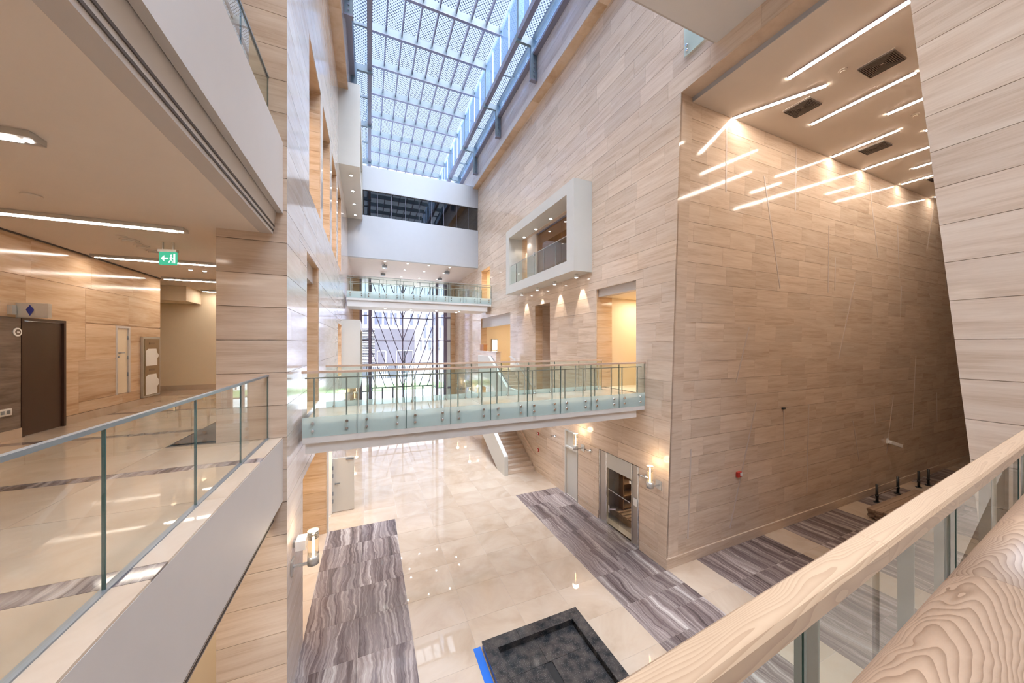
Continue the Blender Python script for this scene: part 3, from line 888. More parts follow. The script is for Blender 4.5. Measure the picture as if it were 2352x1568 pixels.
for s, xi, xo in ((1, XB, XD), (-1, XA, XC)):
    a, b = sorted((xi+.05*s, xo))
    for j in range(len(PY)-1):
        MB().box(a, b, PY[j]+.02, PY[j+1]-.02, ZL, ZL+.012).build('side_roof_pane', FRIT, sk)
    # dark rail under the clerestory, edge beam, outer strip of upright glass
    q0, q1 = sorted((xi-.10*s, xi+.12*s)); MB().box(q0, q1, PY[0], PY[-1], ZL-.30, ZL+.02).build('clerestory_rail', STRUCTD, sk)
    q0, q1 = sorted((xo-.08*s, xo+.02*s)); MB().box(q0, q1, PY[0], PY[-1], ZL-.08, ZL+.03).build('edge_bar', STRUCT, sk)
    q0, q1 = sorted((xo+.02*s, xo+.035*s)); MB().box(q0, q1, PY[0], PY[-1], 14.15, ZL).build('outer_glass', BLUEG, sk)
    q0, q1 = sorted((xo-.06*s, xo+.22*s)); MB().box(q0, q1, PY[0], PY[-1], 14.03, 14.17).build('curb_strip', STRUCTD, sk)
    q0, q1 = sorted((xo+.03*s, xo+.25*s)); MB().box(q0, q1, PY[0], PY[-1], ZL-.02, ZL+.03).build('outer_flashing', STRUCT, sk)
    # upright clerestory glass between the low and high roofs
    for j in range(len(PY)-1):
        MB().box(xi-.006, xi+.006, PY[j]+.05, PY[j+1]-.05, ZL+.02, ZR-.15).build('clerestory_pane', BLUEG, sk)
        for q in (0, 1):
            yy = PY[j] + 2.42*q/2
            MB().box(xi-.03, xi+.03, yy-.035, yy+.035, ZL+.02, ZR-.1).build('clerestory_mullion', ALU, sk)
if rest.v: rest.build('roof_pane_field', FRIT, sk, kind='stuff')
struct('wall_roof_end', MB().box(-2, 8.6, 36.4, 36.7, 6.05, 18), PLAST)

# ================================================================== FAR CROSSING BUILDING (white bands and dark glass)
cb = shell('wall_crossing')
MB().box(XL+.0, XR, 25.4, 25.7, 6.05, 9.0).build('lower_band', PLAST, cb)
MB().box(XL+.0, XR, 25.4, 25.7, 10.78, 12.46).build('upper_band', PLAST, cb)
MB().box(XL, XR, 25.7, 36.4, 12.2, 12.46).build('roof_slab', PLAST, cb)
MB().box(XL, XR, 25.7, 36.4, 6.05, 6.3).build('soffit', plain('soffit_paint', (.70, .62, .57), .6), cb)
MB().box(XL, XR, 27.6, 27.8, 9.0, 12.2).build('inner_wall', plain('grey_wall', (.35, .33, .31), .7), cb)
jx = [XL, .54, 1.47, 2.45, 3.41, 4.33, 5.25, 6.23, 7.17, XR]
for a, b in zip(jx, jx[1:]):
    MB().box(a+.015, b-.015, 25.5, 25.515, 9.0, 10.78).build('dark_pane', DARKG, cb)
for a in jx[1:-1]: MB().box(a-.012, a+.012, 25.49, 25.53, 9.0, 10.78).build('pane_joint', STRUCTD, cb)

# ---- downlights
def make_downlight():
    e = thing('downlight', 'x', 'ceiling light')
    mb = MB(); n = 12
    mb.cyl((0, 0, -.025), (0, 0, .0), .075, n); mb.build('trim_ring', WHITEP, e)
    MB().cyl((0, 0, -.032), (0, 0, -.026), .055, n).build('lens', SPOTW, e)
    return e
DLP = []
lay6 = ['first', 'second', 'third', 'fourth', 'fifth', 'sixth']
def downlight(x, y, z, label, group, scale=1.0, power=0, spot=None, col=(1, .9, .8)):
    o = place(DLP, make_downlight, (x, y, z), 0, label, 'ceiling light', group)
    o.scale = (scale, scale, scale)
    if power:
        ld = bpy.data.lights.new('downlight_beam', 'SPOT'); ld.energy = power; ld.spot_size = R(spot or 60); ld.spot_blend = .5; ld.color = col; ld.shadow_soft_size = .05
        lo = bpy.data.objects.new('downlight_beam', ld); lo.location = (x, y, z-.06); COL.objects.link(lo)
    return o
rowsn = ['front', 'middle', 'rear']
colsn = ['leftmost', 'second from left', 'third from left', 'rightmost']
for r_, y in enumerate((25.98, 28.3, 31.35)):
    for c_, x in enumerate((1.05, 2.65, 4.2, 5.82)):
        downlight(x, y, 6.05, f'{colsn[c_]} downlight, {rowsn[r_]} row, in the white soffit beyond the upper bridge', 'downlights in the white soffit', 1.2, 60, 110)
for x, y, t_ in ((1.07, 27.0, 'left side near the front'), (1.07, 30.1, 'left side near the rear'), (5.87, 27.2, 'right side near the front'), (5.86, 30.2, 'right side near the rear')):
    p = thing('projector_box', f'small grey box hung from the white soffit, {t_}', 'speaker', 'grey boxes under the white soffit', (x, y, 6.05))
    MB().box(-.18, .18, -.15, .15, -.28, -.1).build('body', RAILST, p); MB().box(-.03, .03, -.03, .03, -.1, 0).build('bracket', RAILST, p)
for k, x in enumerate((1.1, 2.01, 2.9, 3.8, 4.73, 5.61)):
    downlight(x, 26.6, 12.19, f'round downlight {lay6[k]} from the left inside the dark glass band', 'downlights behind the dark glass band', 1.2)

# ================================================================== FAR WINDOW
win = shell('window_2')
for z in (): pass
ZW = 6.05
TR = (2.65, .34, -1.98, -4.38)
def col_(x0, x1, y0, y1, n='window_column'): MB().box(x0, x1, y0, y1, G, ZW).build(n, MULL, win)
col_(-.07, .16, 33.4, 33.62); col_(6.08, 6.34, 33.4, 33.62); col_(6.88, 7.18, 33.4, 33.62); col_(-.80, -.60, 33.4, 33.62)
col_(6.19, 6.30, 35.95, 36.07); col_(.14, .24, 35.95, 36.07)
MB().box(3.13, 3.23, 35.97, 36.03, -4.38, ZW).build('centre_mullion', MULL, win)
for z in TR:
    MB().box(.2, 6.25, 35.96, 36.04, z-.05, z+.05).build('transom', MULL, win)
    MB().box(-.75, 0, 33.46, 33.54, z-.05, z+.05).build('transom', MULL, win)
    MB().box(6.2, 7.0, 33.46, 33.54, z-.05, z+.05).build('transom', MULL, win)
    MB().box(6.2, 6.28, 33.5, 36, z-.05, z+.05).build('transom', MULL, win)
    MB().box(.16, .24, 33.5, 36, z-.05, z+.05).build('transom', MULL, win)
    MB().cyl((7.0, 33.45, z), (7.75, 33.45, z), .09, 10).build('tie_rod', MULL, win)
def clip_seg(x0, z0, x1, z1, xa, xb, za, zb):
    t0, t1 = 0.0, 1.0
    for p, q in ((-(x1-x0), x0-xa), (x1-x0, xb-x0), (-(z1-z0), z0-za), (z1-z0, zb-z0)):
        if abs(p) < 1e-9:
            if q < 0: return None
            continue
        r = q/p
        if p < 0: t0 = max(t0, r)
        else: t1 = min(t1, r)
    if t0 >= t1: return None
    return (x0+(x1-x0)*t0, z0+(z1-z0)*t0, x0+(x1-x0)*t1, z0+(z1-z0)*t1)
for s in (-1, 1):
    for k in range(-3, 6):
        zc = .34 - 2.345*2 + 2.345*(k) if False else .34 + 2.345*(k-2)
        # brace leaves the centre line at height zc and climbs outwards
        seg = clip_seg(3.18 - s*0.0, zc, 3.18 + s*6.0, zc + 6.0*2.82, min(3.18, 3.18+s*3.0), max(3.18, 3.18+s*3.0), -4.38, ZW)
        if seg:
            MB().bar((seg[0], 36.0, seg[1]), (seg[2], 36.0, seg[3]), .075, .08, up=(0, 1, 0)).build('diagonal_brace', MULL, win)
for a, b in ((.2, 3.16), (3.2, 6.25)):
    for z0, z1 in ((-4.33, -2.03), (-1.93, .29), (.39, 2.6), (2.7, 6.05)):
        MB().box(a, b, 36.0, 36.012, z0, z1).build('window_pane', WING, win)
for a, b in ((-.62, -.06), (6.32, 6.9)):
    MB().box(a, b, 33.5, 33.512, G, ZW).build('side_pane', WING, win)
for x in (.2, 6.24): MB().box(x-.006, x+.006, 33.62, 35.95, G, ZW).build('return_pane', WING, win)
for k in range(7):
    x = .24 + k*.99
    MB().box(x-.07, x+.07, 35.93, 36.07, G, -4.4).build('door_post', MULL, win)
    if k < 6: MB().box(x+.07, x+.92, 36.0, 36.012, G, -4.42).build('door_pane', WING, win)
wj = MB().box(XL, -.80, 33.3, 33.8, G, ZW).box(7.55, XR+.1, 33.3, 33.8, G, ZW)
struct('wall_window_jamb', wj, TRAVH)
struct('trim_window_jamb', MB().box(7.18, 7.55, 33.45, 33.6, G, ZW), ALU)

# ---- world outside
struct('floor_outside', MB().box(-60, 70, 37.6, 140, G-.6, G-.2), plain('pale_paving', (.72, .69, .65), .7))
tag(MB().box(-30, 40, 52, 60, G-.2, G-.12).build('lawn', plain('grass', (.22, .34, .12), .9, noise=.3), None, kind='stuff'), 'strip of green lawn outside the far window', 'grass')
FW = plain('facade_white', (.62, .61, .63), .7); FG = plain('facade_grey', (.13, .12, .135), .8, noise=.2, scale=.4); FWIN = plain('facade_window', (.16, .17, .22), .3)
bld = thing('office_building', 'white building outside the far window with rows of narrow tall windows', 'building', loc=(0, 0, 0))
MB().box(-14, 26, 75, 90, -8, 8.3).build('wall', FW, bld)
MB().box(-14.2, 26.2, 74.6, 90, 8.3, 8.8).build('parapet', FW, bld)
def fwin(x, w, z0, z1, y=75):
    MB().box(x, x+w, y-.04, y+.1, z0, z1).build('window', FWIN, bld)
    return
for x, w in ((-6, .5), (-4.4, .6), (-2.8, .7), (-1.0, .6), (1.0, .7), (1.75, .7), (2.86, .7), (4.02, .5), (4.94, .5), (6.0, .6), (8.15, .55), (9.67, .4), (11.38, .5), (13.2, .5), (14.9, .5), (16.6, .6)):
    fwin(x, w, 4.1, 6.65)
for x, w in ((10.96, .6), (12.3, .5), (14.4, .5), (16.2, .6)): fwin(x, w, 1.3, 3.73)
for x, w in ((10.26, .35), (11.19, .4), (12.04, .66), (14.0, .5), (15.6, .5)): fwin(x, w, -1.45, .96)
an = thing('stone_annex', 'low grey stone block in front of the white building outside, louvred on its left', 'building', loc=(0, 0, 0))
MB().box(1.0, 8.6, 71, 75, -8, 3.1).build('wall', FG, an)
MB().box(-7.0, 1.0, 71.3, 75, -8, 3.1).build('louvre_wall', FG, an)
for k in range(24): MB().box(-7.0, 1.0, 71.0, 71.3, 2.8-k*.3, 2.92-k*.3).build('louvre_blade', FW, an)
for x in (1.4, 5.0, 6.6):
    mb = MB(); mb.box(x, x+.12, 70.9, 71, -4, -1.3); mb.box(x+1.6, x+1.72, 70.9, 71, -4, -1.3); mb.box(x, x+1.72, 70.9, 71, -1.4, -1.3)
    mb.build('window_frame', FW, an)
for n_, (x0_, x1_) in enumerate(((.4, 3.2), (5.0, 8.2))):
    fn = thing('white_railing', f'white slatted railing outside the far window, {"left" if n_ == 0 else "right"} one', 'railing', 'white railings outside', (x0_, 66, G))
    for z in (1.0, 2.5): MB().box(0, x1_-x0_, -.05, .05, z-.08, z+.08).build('rail', FW, fn)
    k = 0.0
    while k < x1_-x0_: MB().box(k, k+.12, -.04, .04, .0, 2.5).build('slat', FW, fn); k += .36
for n_, (x, y) in enumerate(((10.2, 62), (12.3, 64), (15.0, 61.8))):
    lp = thing('palm_tree', f'{["left","middle","right"][n_]} slender palm outside the far window before the white building', 'tree', 'palms outside the window', (x, y, G-.2))
    MB().cyl((0, 0, 0), (.1, 0, 6.1), .12, 8, .08).build('trunk', TIMBER, lp)
    for q in range(9):
        a = q*2*math.pi/9; c, s = math.cos(a), math.sin(a)
        mb = MB(); pts = [Vector((.1 + c*d*1.5, s*d*1.5, 6.1 + .5*d - .9*d*d)) for d in (0, .35, .7, 1.0)]
        for i in range(3):
            w = .10*(1 - i*.28); w2 = .10*(1-(i+1)*.28)
            n = Vector((-s, c, 0))
            mb.add([pts[i]-n*w, pts[i]+n*w, pts[i+1]+n*w2, pts[i+1]-n*w2], [(0, 1, 2, 3)])
        mb.build('frond', plain('palm_green', (.10, .16, .05), .8) if q == 0 and n_ == 0 else bpy.data.materials['palm_green'], lp)

# ================================================================== GUARDS AND BRIDGES
EDGE_CACHE = {}
def balustrade(name, label, group, x0, x1, y, zf, npan, cap, side, glassmat=GLS, posts=True, frost=True, bolts=True):
    """glass guard along X; side=+1: glass faces -Y and the posts stand on the +Y side"""
    e = thing(name, label, 'railing', group, (x0, y, zf))
    L = x1 - x0; w = L/npan
    zt, zb, zs = 1.05, -.27, .14
    for i in range(npan):
        a, b = i*w+.006, (i+1)*w-.006
        p = MB().box(a, b, -.008, .008, zs if frost else zb, zt).build('glass_panel', glassmat, e)
        if frost: MB().box(a, b, -.008, .008, zb, zs-.001).build('frosted_band', FROST, p)
        MB().box(b-.001, b+.013, -.009, .009, zb, zt).build('panel_joint', GEDGE, p)
        if bolts:
            for bx in (a+.19, b-.19):
                for bz in (-.14, .02):
                    MB().cyl((bx, -side*.035, bz), (bx, side*.09, bz), .028, 12).build('bolt', CHROME, p)
        if posts:
            for bx in (a+.2, b-.2):
                MB().box(bx-.016, bx+.016, min(side*.10, side*.115), max(side*.10, side*.115), 0, .93).build('post', STEEL, e)
    if posts: MB().box(0.04, L-.04, min(side*.09, side*.13), max(side*.09, side*.13), .93, .955).build('lower_rail', STEEL, e)
    if cap == 'wood': MB().box(0, L, -.035, .035, 1.05, 1.10).build('handrail', ASHB, e)
    elif cap == 'steel': MB().box(0, L, -.02, .02, 1.05, 1.08).build('handrail', STEEL, e)
    return e
ASHB = wood('bridge_ash', (0.70, 0.52, 0.40), (0.56, 0.40, 0.29), 0.0, ring=5, stretch=.1)

def bridge(name, label, y0, y1, zf, depth, tilted=False):
    e = thing(name, label, 'bridge', loc=(0, 0, 0))
    MB().box(XL+.09, XR-.01, y0+.02, y1-.02, zf-.27, zf-.012).build('deck_core', PLAST, e)
    n = 9; w = (XR-XL-.1)/n
    for i in range(n):
        MB().box(XL+.09+i*w+.002, XL+.09+(i+1)*w-.002, y0+.04, y1-.04, zf-.02, zf).build('deck_tile', CREAM, e)
    MB().box(XL+.09, XR-.01, y0-.03, y1+.03, zf-.40, zf-.275).build('edge_slab', BRW, e)
    MB().box(XL+.13, XR-.28, y0+.04, y1-.04, zf-depth, zf-.40).build('soffit_beam', BRW, e)
    return e
bridge('footbridge', 'white footbridge with cream stone deck crossing the hall at our level', 8.0, 9.95, L1, .63)
bridge('footbridge', 'far white footbridge crossing the hall one storey above us', 22.3, 24.45, L2, .78)
balustrade('glass_balustrade', 'near glass guard with pale wood rail on the footbridge at our level', 'glass guards of the footbridges', XL+.08, XR, 7.97, L1, 9, 'wood', 1)
balustrade('glass_balustrade', 'far glass guard with pale wood rail on the footbridge at our level', 'glass guards of the footbridges', -1.05, XR-.1, 9.98, L1, 9, 'wood', -1)
balustrade('glass_balustrade', 'near glass guard with steel rail on the upper footbridge', 'glass guards of the footbridges', XL+.1, XR, 22.27, L2, 9, 'steel', 1)
balustrade('glass_balustrade', 'far glass guard with steel rail on the upper footbridge', 'glass guards of the footbridges', XL+.1, XR, 24.48, L2, 9, 'steel', -1)
for k, (x, y) in enumerate(((.95, 22.9), (2.55, 22.9), (4.2, 22.9), (5.8, 22.9), (2.55, 23.8), (5.8, 23.8))):
    downlight(x, y, L2-.78, f'{["first","second","third","fourth"][k] if k<4 else ["left","right"][k-4]} downlight from the left, {"near" if k<4 else "far"} row, under the upper footbridge', 'downlights under the upper footbridge', 1.0, 25, 100)

# bridge overhead
ob = thing('overhead_bridge', 'white underside of the bridge passing right above us', 'bridge')
MB().box(XL, XR, 2.9, 5.62, 7.5, 7.8).build('soffit', BRW, ob)
MB().box(XL, XR, 5.62, 5.70, 7.56, 8.1).build('edge_slab', PLASTW, ob)
downlight(6.21, 5.0, 7.5, 'round downlight in the overhead white soffit at the top edge', 'overhead downlight', 1.0, 50, 150)
for x in (-.2, 1.9, 4.1):  # extra spots without fittings, added to brighten the piers
    ld = bpy.data.lights.new('overhead_fill', 'SPOT'); ld.energy = 50; ld.spot_size = R(150); ld.spot_blend = .5; ld.color = (1, .9, .8); ld.shadow_soft_size = .08
    lo = bpy.data.objects.new('overhead_fill', ld); lo.location = (x, 4.9, 7.44); COL.objects.link(lo)
gp = thing('wall_glass_guard', 'small glass guard panel bolted to the right wall below the overhead bridge', 'railing', loc=(7.9, 5.9, 7.82))
MB().box(-.008, .008, 0, .6, 0, 1.1).build('glass_panel', FROST, gp)
for z in (.12, .25): MB().cyl((-.05, .5, z), (.06, .5, z), .03, 12).build('bolt', CHROME, gp)

# gallery guards on the left
def guard_y(name, label, x, zf, ys_, zt, mat=GLSW):
    e = thing(name, label, 'railing', 'gallery guards on the left', (x, ys_[0], zf))
    for a, b in zip(ys_, ys_[1:]):
        p = MB().box(-.008, .008, a-ys_[0]+.005, b-ys_[0]-.005, 0.01, zt).build('glass_panel', mat, e)
        MB().box(-.009, .009, b-ys_[0]-.006, b-ys_[0]+.006, 0.01, zt).build('panel_joint', GEDGE, p)
    MB().box(-.02, .02, 0, ys_[-1]-ys_[0], zt, zt+.03).build('handrail', RAILST, e)
    MB().box(-.025, .025, 0, ys_[-1]-ys_[0], 0, .012).build('base_channel', RAILST, e)
    return e
guard_y('gallery_guard', 'glass guard with dark steel cap along the left gallery at our level', -1.635, L1, [-.7, .57, 1.85, 3.13, 4.41, 5.71, 7.04], 1.09)
guard_y('gallery_guard', 'glass guard with thin dark cap on the gallery above, upper left', -1.635, 3.6, [-.7, .57, 1.85, 3.13, 4.41, 5.71, 7.05], 1.06, GLS)

# ---- our own rail in the foreground
dv = Vector((.9976, .0695, 0)); nv = Vector((-.0695, .9976, 0))
def P(s_, D, z): return dv*s_ + nv*D + Vector((0, 0, z))
fr = thing('foreground_balustrade', 'near glass guard with square pale ash handrail across the lower right', 'railing')
jn = [-1.4, -.55, .30, 1.35, 2.05, 3.0, 4.1, 5.2, 6.4, 7.85]
for a, b in zip(jn, jn[1:]):
    prof = [(.342, -.604), (.350, -.612), (.406, -.612), (.414, -.604), (.414, -.565), (.406, -.557), (.350, -.557), (.342, -.565)]
    MB().prism([P(a, D, z) for D, z in prof], dv*(b-a-.0006)).build('handrail', ASH, fr)
js = [-1.5, -.30, .94, 2.18, 3.46, 4.72, 5.98, 7.24]
for a, b in zip(js, js[1:]):
    p = MB().prism([P(a+.006, .372, -.612), P(b-.006, .372, -.612), P(b-.006, .372, -2.0), P(a+.006, .372, -2.0)], nv*.015).build('glass_panel', GLS, fr)
    MB().prism([P(b-.004, .370, -.612), P(b+.008, .370, -.612), P(b+.008, .370, -2.0), P(b-.004, .370, -2.0)], nv*.019).build('panel_joint', GEDGE, p)
POSTM = plain('flat_steel_post', (.11, .12, .10), .4, .2)
for j_ in js[1:-1]:
    for d_ in (-.23, .23):
        s_ = j_ + d_
        MB().prism([P(s_-.006, .43, -.675), P(s_+.006, .43, -.675), P(s_+.006, .43, L1-.25), P(s_-.006, .43, L1-.25)], nv*.042).build('flat_post', POSTM, fr)
rr_ = thing('round_handrail', 'thick round ash handrail with bold wavy grain, nearest at lower right', 'railing')
jr = [-1.5, .1, 1.02, 1.9, 3.4, 5.2, 7.85]
for a, b in zip(jr, jr[1:]):
    mb = MB()
    mb.cyl(P(a, .1215, -.486), P(b-.0006, .1215, -.486), .075, 64)
    mb.build('rail_length', ASHR, rr_)
for s_ in (-.9, .27, 2.28, 3.45, 4.75, 6.05):
    MB().cyl(P(s_, .1215, -.55), P(s_, .1215, L1), .012, 8).build('post', STEEL, rr_)
struct('floor_balcony', MB().box(-1.41, XR, -1.8, .34, L1-.5, L1), CREAM)

# ================================================================== PROJECTING BAYS
def bay(name, label, xw, xf, y0, y1, z0, z1, mY0, mY1, mZ0, mZ1, lights, guard=True):
    """white picture frame bay: box between wall plane xw and front plane xf, opening inside"""
    e = thing(name, label, 'bay window', loc=(0, 0, 0))
    a, b = min(xw, xf), max(xw, xf)
    MB().box(a, b, y0, y1, z0, z0+mZ0).build('sill_beam', BAYW, e)
    MB().box(a, b, y0, y1, z1-mZ1, z1).build('head_beam', BAYW, e)
    MB().box(a, b, y0, y0+mY0, z0+mZ0, z1-mZ1).build('side_cheek', BAYW, e)
    MB().box(a, b, y1-mY1, y1, z0+mZ0, z1-mZ1).build('side_cheek', BAYW, e)
    return e
bay('projecting_bay', 'white frame bay with glass guard projecting from the right wall', XR, 7.13, 10.69, 17.5, 2.80, 6.32, .50, .42, .46, .45, 4)
bg = thing('bay_guard', 'glass guard inside the opening of the right wall bay', 'railing', loc=(7.22, 11.2, 3.27))
bj = [0, .98, 1.98, 2.98, 5.06, 5.86]
for a, b in zip(bj, bj[1:]):
    MB().box(-.008, .008, a+.012, b-.012, 0, 1.02).build('glass_panel', GLS, bg)
for a in bj[1:-1]: MB().box(-.014, .014, a-.008, a+.008, 0, 1.0).build('panel_joint', CHROME, bg)
MB().box(-.03, .03, 2.98-.06, 2.98+.06, .92, 1.1).build('clamp', STEEL, bg)
MB().box(-.012, .012, 0, 5.86, 1.02, 1.04).build('handrail', STEEL, bg)
# inside the bay: plastered column and dark glazed partition
box('wall_bay_column', PLASTW, 8.1, 8.35, 15.72, 16.75, 3.25, 5.85, kind='structure')
w3 = shell('window_3')
for a, b in ((11.27, 13.3), (13.33, 15.7)): MB().box(8.2, 8.22, a, b, 3.25, 5.78).build('dark_pane', BROWNG, w3)
MB().box(8.17, 8.25, 11.25, 15.72, 5.78, 5.85).build('head_frame', STRUCTD, w3)
for k, y in enumerate((16.5, 15.1, 13.6)):
    downlight(7.8, y, 5.87, f'{["farthest","middle","nearest"][k]} downlight in the head of the right wall bay', 'downlights in the right bay head', 1.2, 22, 110)
nm = ['farthest', 'second farthest', 'second nearest', 'nearest']
for k, y in enumerate((16.5, 14.7, 13.0, 11.3)):
    e = thing('surface_downlight', f'{nm[k]} white cylinder light under the right wall bay', 'ceiling light', 'cylinder lights under the right bay', (7.66, y, 2.80))
    MB().cyl((0, 0, -.13), (0, 0, 0), .08, 14).build('body', WHITEP, e)
    MB().cyl((0, 0, -.138), (0, 0, -.131), .06, 14).build('lens', SPOTW, e)
    ld = bpy.data.lights.new('scallop', 'SPOT'); ld.energy = 75; ld.spot_size = R(46); ld.spot_blend = .25; ld.color = (1, .86, .72); ld.shadow_soft_size = .03
    lo = bpy.data.objects.new('scallop', ld); lo.location = (7.70, y, 2.64); lo.rotation_euler = (0, R(-9), 0); COL.objects.link(lo)
bay('projecting_bay', 'white box bay high on the left wall below the roof light', XL, -.42, 17.9, 25.38, 8.65, 12.29, .45, .45, .5, .5, 4)
box('top_lip', BAYW, -.945, -.42, 17.9, 25.38, 12.29, 12.66, parent=bpy.data.objects['projecting_bay.001'])
box('back_panel', PLASTC, XL, XL+.05, 18.35, 24.93, 9.15, 11.79, parent=bpy.data.objects['projecting_bay.001'])
for k, (y) in enumerate((18.9, 20.8, 22.7, 24.6)):
    downlight(-.85, y, 8.65, f'{["nearest","second nearest","second farthest","farthest"][k]} downlight under the high left wall bay', 'downlights under the high left bay', 1.3, 25, 100)
bay('projecting_bay', 'white box bay on the left wall beyond the footbridge at our level', XL, -.45, 20.0, 26.6, -2.4, 1.33, .45, .45, .5, .5, 0)
box('back_panel', PLASTC, XL, XL+.05, 20.45, 26.15, -1.9, .83, parent=bpy.data.objects['projecting_bay.002'])
# white bulkheads inside the openings
for (y0, y1, z0, z1) in ((8.35, 10.41, 1.80, 2.08), (18.84, 24.66, 1.25, 1.95)):
    box('trim_bulkhead_right', PLASTW, XR+.10, XR+.30, y0, y1, z0, z1, kind='structure')
box('trim_bulkhead_left', PLASTW, XL-.8, XL-.16, 9.13, 11.18, 1.75, 2.2, kind='structure')
for k, h in enumerate(left_holes[:4]): box('trim_bulkhead_left', PLASTW, XL-.7, XL-.3, h[0], h[1], 7.0, 7.6, kind='structure')

# reception counter with its furniture, seen through the far opening
rc = thing('reception_counter', 'pale stone parapet counter in the far right opening at our level', 'counter', loc=(7.66, 20.5, L1))
MB().box(0, .30, 0, 4.1, 0, 1.12).build('stone_front', TRAV, rc); MB().box(-.04, .36, -.04, 4.14, 1.12, 1.16).build('stone_top', TRAV2, rc)
ch = thing('wooden_box', 'small orange brown wooden box standing on the far right stone counter', 'box', loc=(7.82, 23.6, L1+1.16))
MB().box(-.14, .14, -.42, .42, 0, .42).build('body', plain('orange_wood', (.42, .17, .05), .5), ch); MB().box(-.15, .15, -.44, .44, .42, .46).build('lid', bpy.data.materials['orange_wood'], ch)
dw = shell('door_6')
MB().box(8.9, 9.28, 24.62, 24.74, -.42, .32).build('glow_pane', glow('doorway_glow', (1, .98, 1), 2.0), dw)  # emission stands in for the light of a bright doorway
f = MB(); f.box(8.84, 8.9, 24.62, 24.74, L1, .4); f.box(9.28, 9.34, 24.62, 24.74, L1, .4); f.box(8.9, 9.28, 24.62, 24.74, .32, .4); f.build('window_frame', BAYW, dw)
for k, y in enumerate((20.5, 22.0)):
    downlight(9.4, y, 1.95, f'{["nearer","farther"][k]} downlight over the far reception counter', 'downlights over the reception', 1.0)

# ================================================================== STAIRCASE
st = thing('stone_staircase', 'travertine staircase rising along the right wall with white plaster parapet', 'staircase', loc=(0, 0, 0))
rz, rg = .155, .286
for k in range(16):
    y = 15.5 + k*rg
    MB().box(6.42, XR-.012, y, y+rg+.02, G+k*rz - (.0 if k < 2 else .18), G+(k+1)*rz).build('step', TRAV, st)
yt = 15.5+16*rg; zt_ = G+16*rz
MB().box(6.3, XR-.012, yt, yt+2.2, zt_-.25, zt_).build('landing', TRAV, st)
MB().prism([(6.2, 15.42, G), (6.2, 16.4, G), (6.2, yt, zt_-.75), (6.2, yt+2.2, zt_-.75), (6.2, yt+2.2, zt_+.92), (6.2, yt, zt_+.92), (6.2, 15.42, G+.95)], (.2, 0, 0)).build('parapet', BAYW, st)
hr = MB(); hr.bar((7.86, 15.6, G+.95), (7.86, yt, zt_+.9), .04, .05); hr.bar((7.86, 15.3, G+.93), (7.86, 15.62, G+.95), .04, .05); hr.build('handrail', ASHB, st)
MB().bar((6.46, 15.6, G+.85), (6.46, yt, zt_+.8), .04, .05).build('handrail', ASHB, st)
us = thing('upper_flight', 'upper stair flight with white sloping parapet behind the footbridge, climbing to our level', 'staircase', loc=(0, 0, 0))
for k in range(9):
    y = 15.65 + k*.31
    MB().box(6.55, XR-.012, y, y+.34, -3.1+k*.16-.16, -3.1+(k+1)*.16).build('step', CREAM, us)
MB().box(6.5, XR-.012, 14.0, 15.65, -3.3, -3.1).build('landing', CREAM, us)
MB().box(6.5, XR-.012, 18.44, 20.4, L1-.25, L1).build('landing', CREAM, us)
MB().prism([(6.42, 14.2, -3.45), (6.42, 15.7, -3.45), (6.42, 18.5, L1-.35), (6.42, 20.5, L1-.35), (6.42, 20.5, L1+.95), (6.42, 18.5, L1+.95), (6.42, 15.7, -2.2), (6.42, 14.2, -2.2)], (.14, 0, 0)).build('parapet', BAYW, us)
mb = MB()
mb.bar((7.88, 18.8, -.77), (7.88, 18.3, -.77), .035, .035); mb.bar((7.88, 18.3, -.77), (7.88, 15.7, -2.2), .035, .035); mb.bar((7.88, 15.7, -2.2), (7.88, 15.4, -2.2), .035, .035)
mb.build('wall_handrail', STEEL, us)
mb = MB(); mb.bar((6.62, 20.4, -.72), (6.62, 18.5, -.72), .03, .03); mb.bar((6.62, 18.5, -.72), (6.62, 15.7, -2.2), .03, .03); mb.bar((6.62, 15.7, -2.2), (6.62, 14.6, -2.25), .03, .03); mb.build('parapet_handrail', RAILST, us)

# ================================================================== LIGHT FITTINGS
# recessed light lines in the corridor ceiling
cl = [((9.94, 5.08), (9.91, 2.6)), ((10.14, 6.66), (11.12, 4.83)), ((12.67, 5.87), (12.66, 3.71)), ((14.19, 4.71), (14.23, 1.2)), ((15.56, 6.58), (15.56, 4.91)),
      ((17.82, 6.56), (17.95, 1.6)), ((19.49, 5.78), (19.52, 4.9)), ((20.95, 6.53), (21.05, 4.6)), ((16.41, 4.59), (16.42, 3.4)), ((24.2, 6.5), (24.1, 5.4))]  # some lines are lengthened out of sight behind the pier for extra light
cln = ['longest ceiling light line at the top, nearest the pier', 'slanted light line touching the wall nearest the corner', 'third light line, running between two diffusers', 'short light line beside the pier, upper one',
       'light line crossing the third diffuser and touching the wall', 'light line touching the wall, next beyond the third diffuser', 'short light line deep in the corridor near the pier', 'light line touching the wall, second farthest',
       'tiny light line stub just showing at the pier edge', 'farthest light line stub in the corridor corner']
for (a, b), nm_ in zip(cl, cln):
    e = thing('linear_light', 'white glowing ' + nm_, 'ceiling light', 'light lines in the corridor ceiling', (a[0], a[1], 6.86))
    bx, by = b[0]-a[0], b[1]-a[1]
    MB().bar((0, 0, -.012), (bx, by, -.012), .16, .02).build('housing', plain('lilac_grey_housing', (.45, .38, .42), .4) if 'lilac_grey_housing' not in bpy.data.materials else bpy.data.materials['lilac_grey_housing'], e)
    MB().bar((0, 0, -.026), (bx, by, -.026), .085, .012).build('diffuser_strip', LAMPW, e)
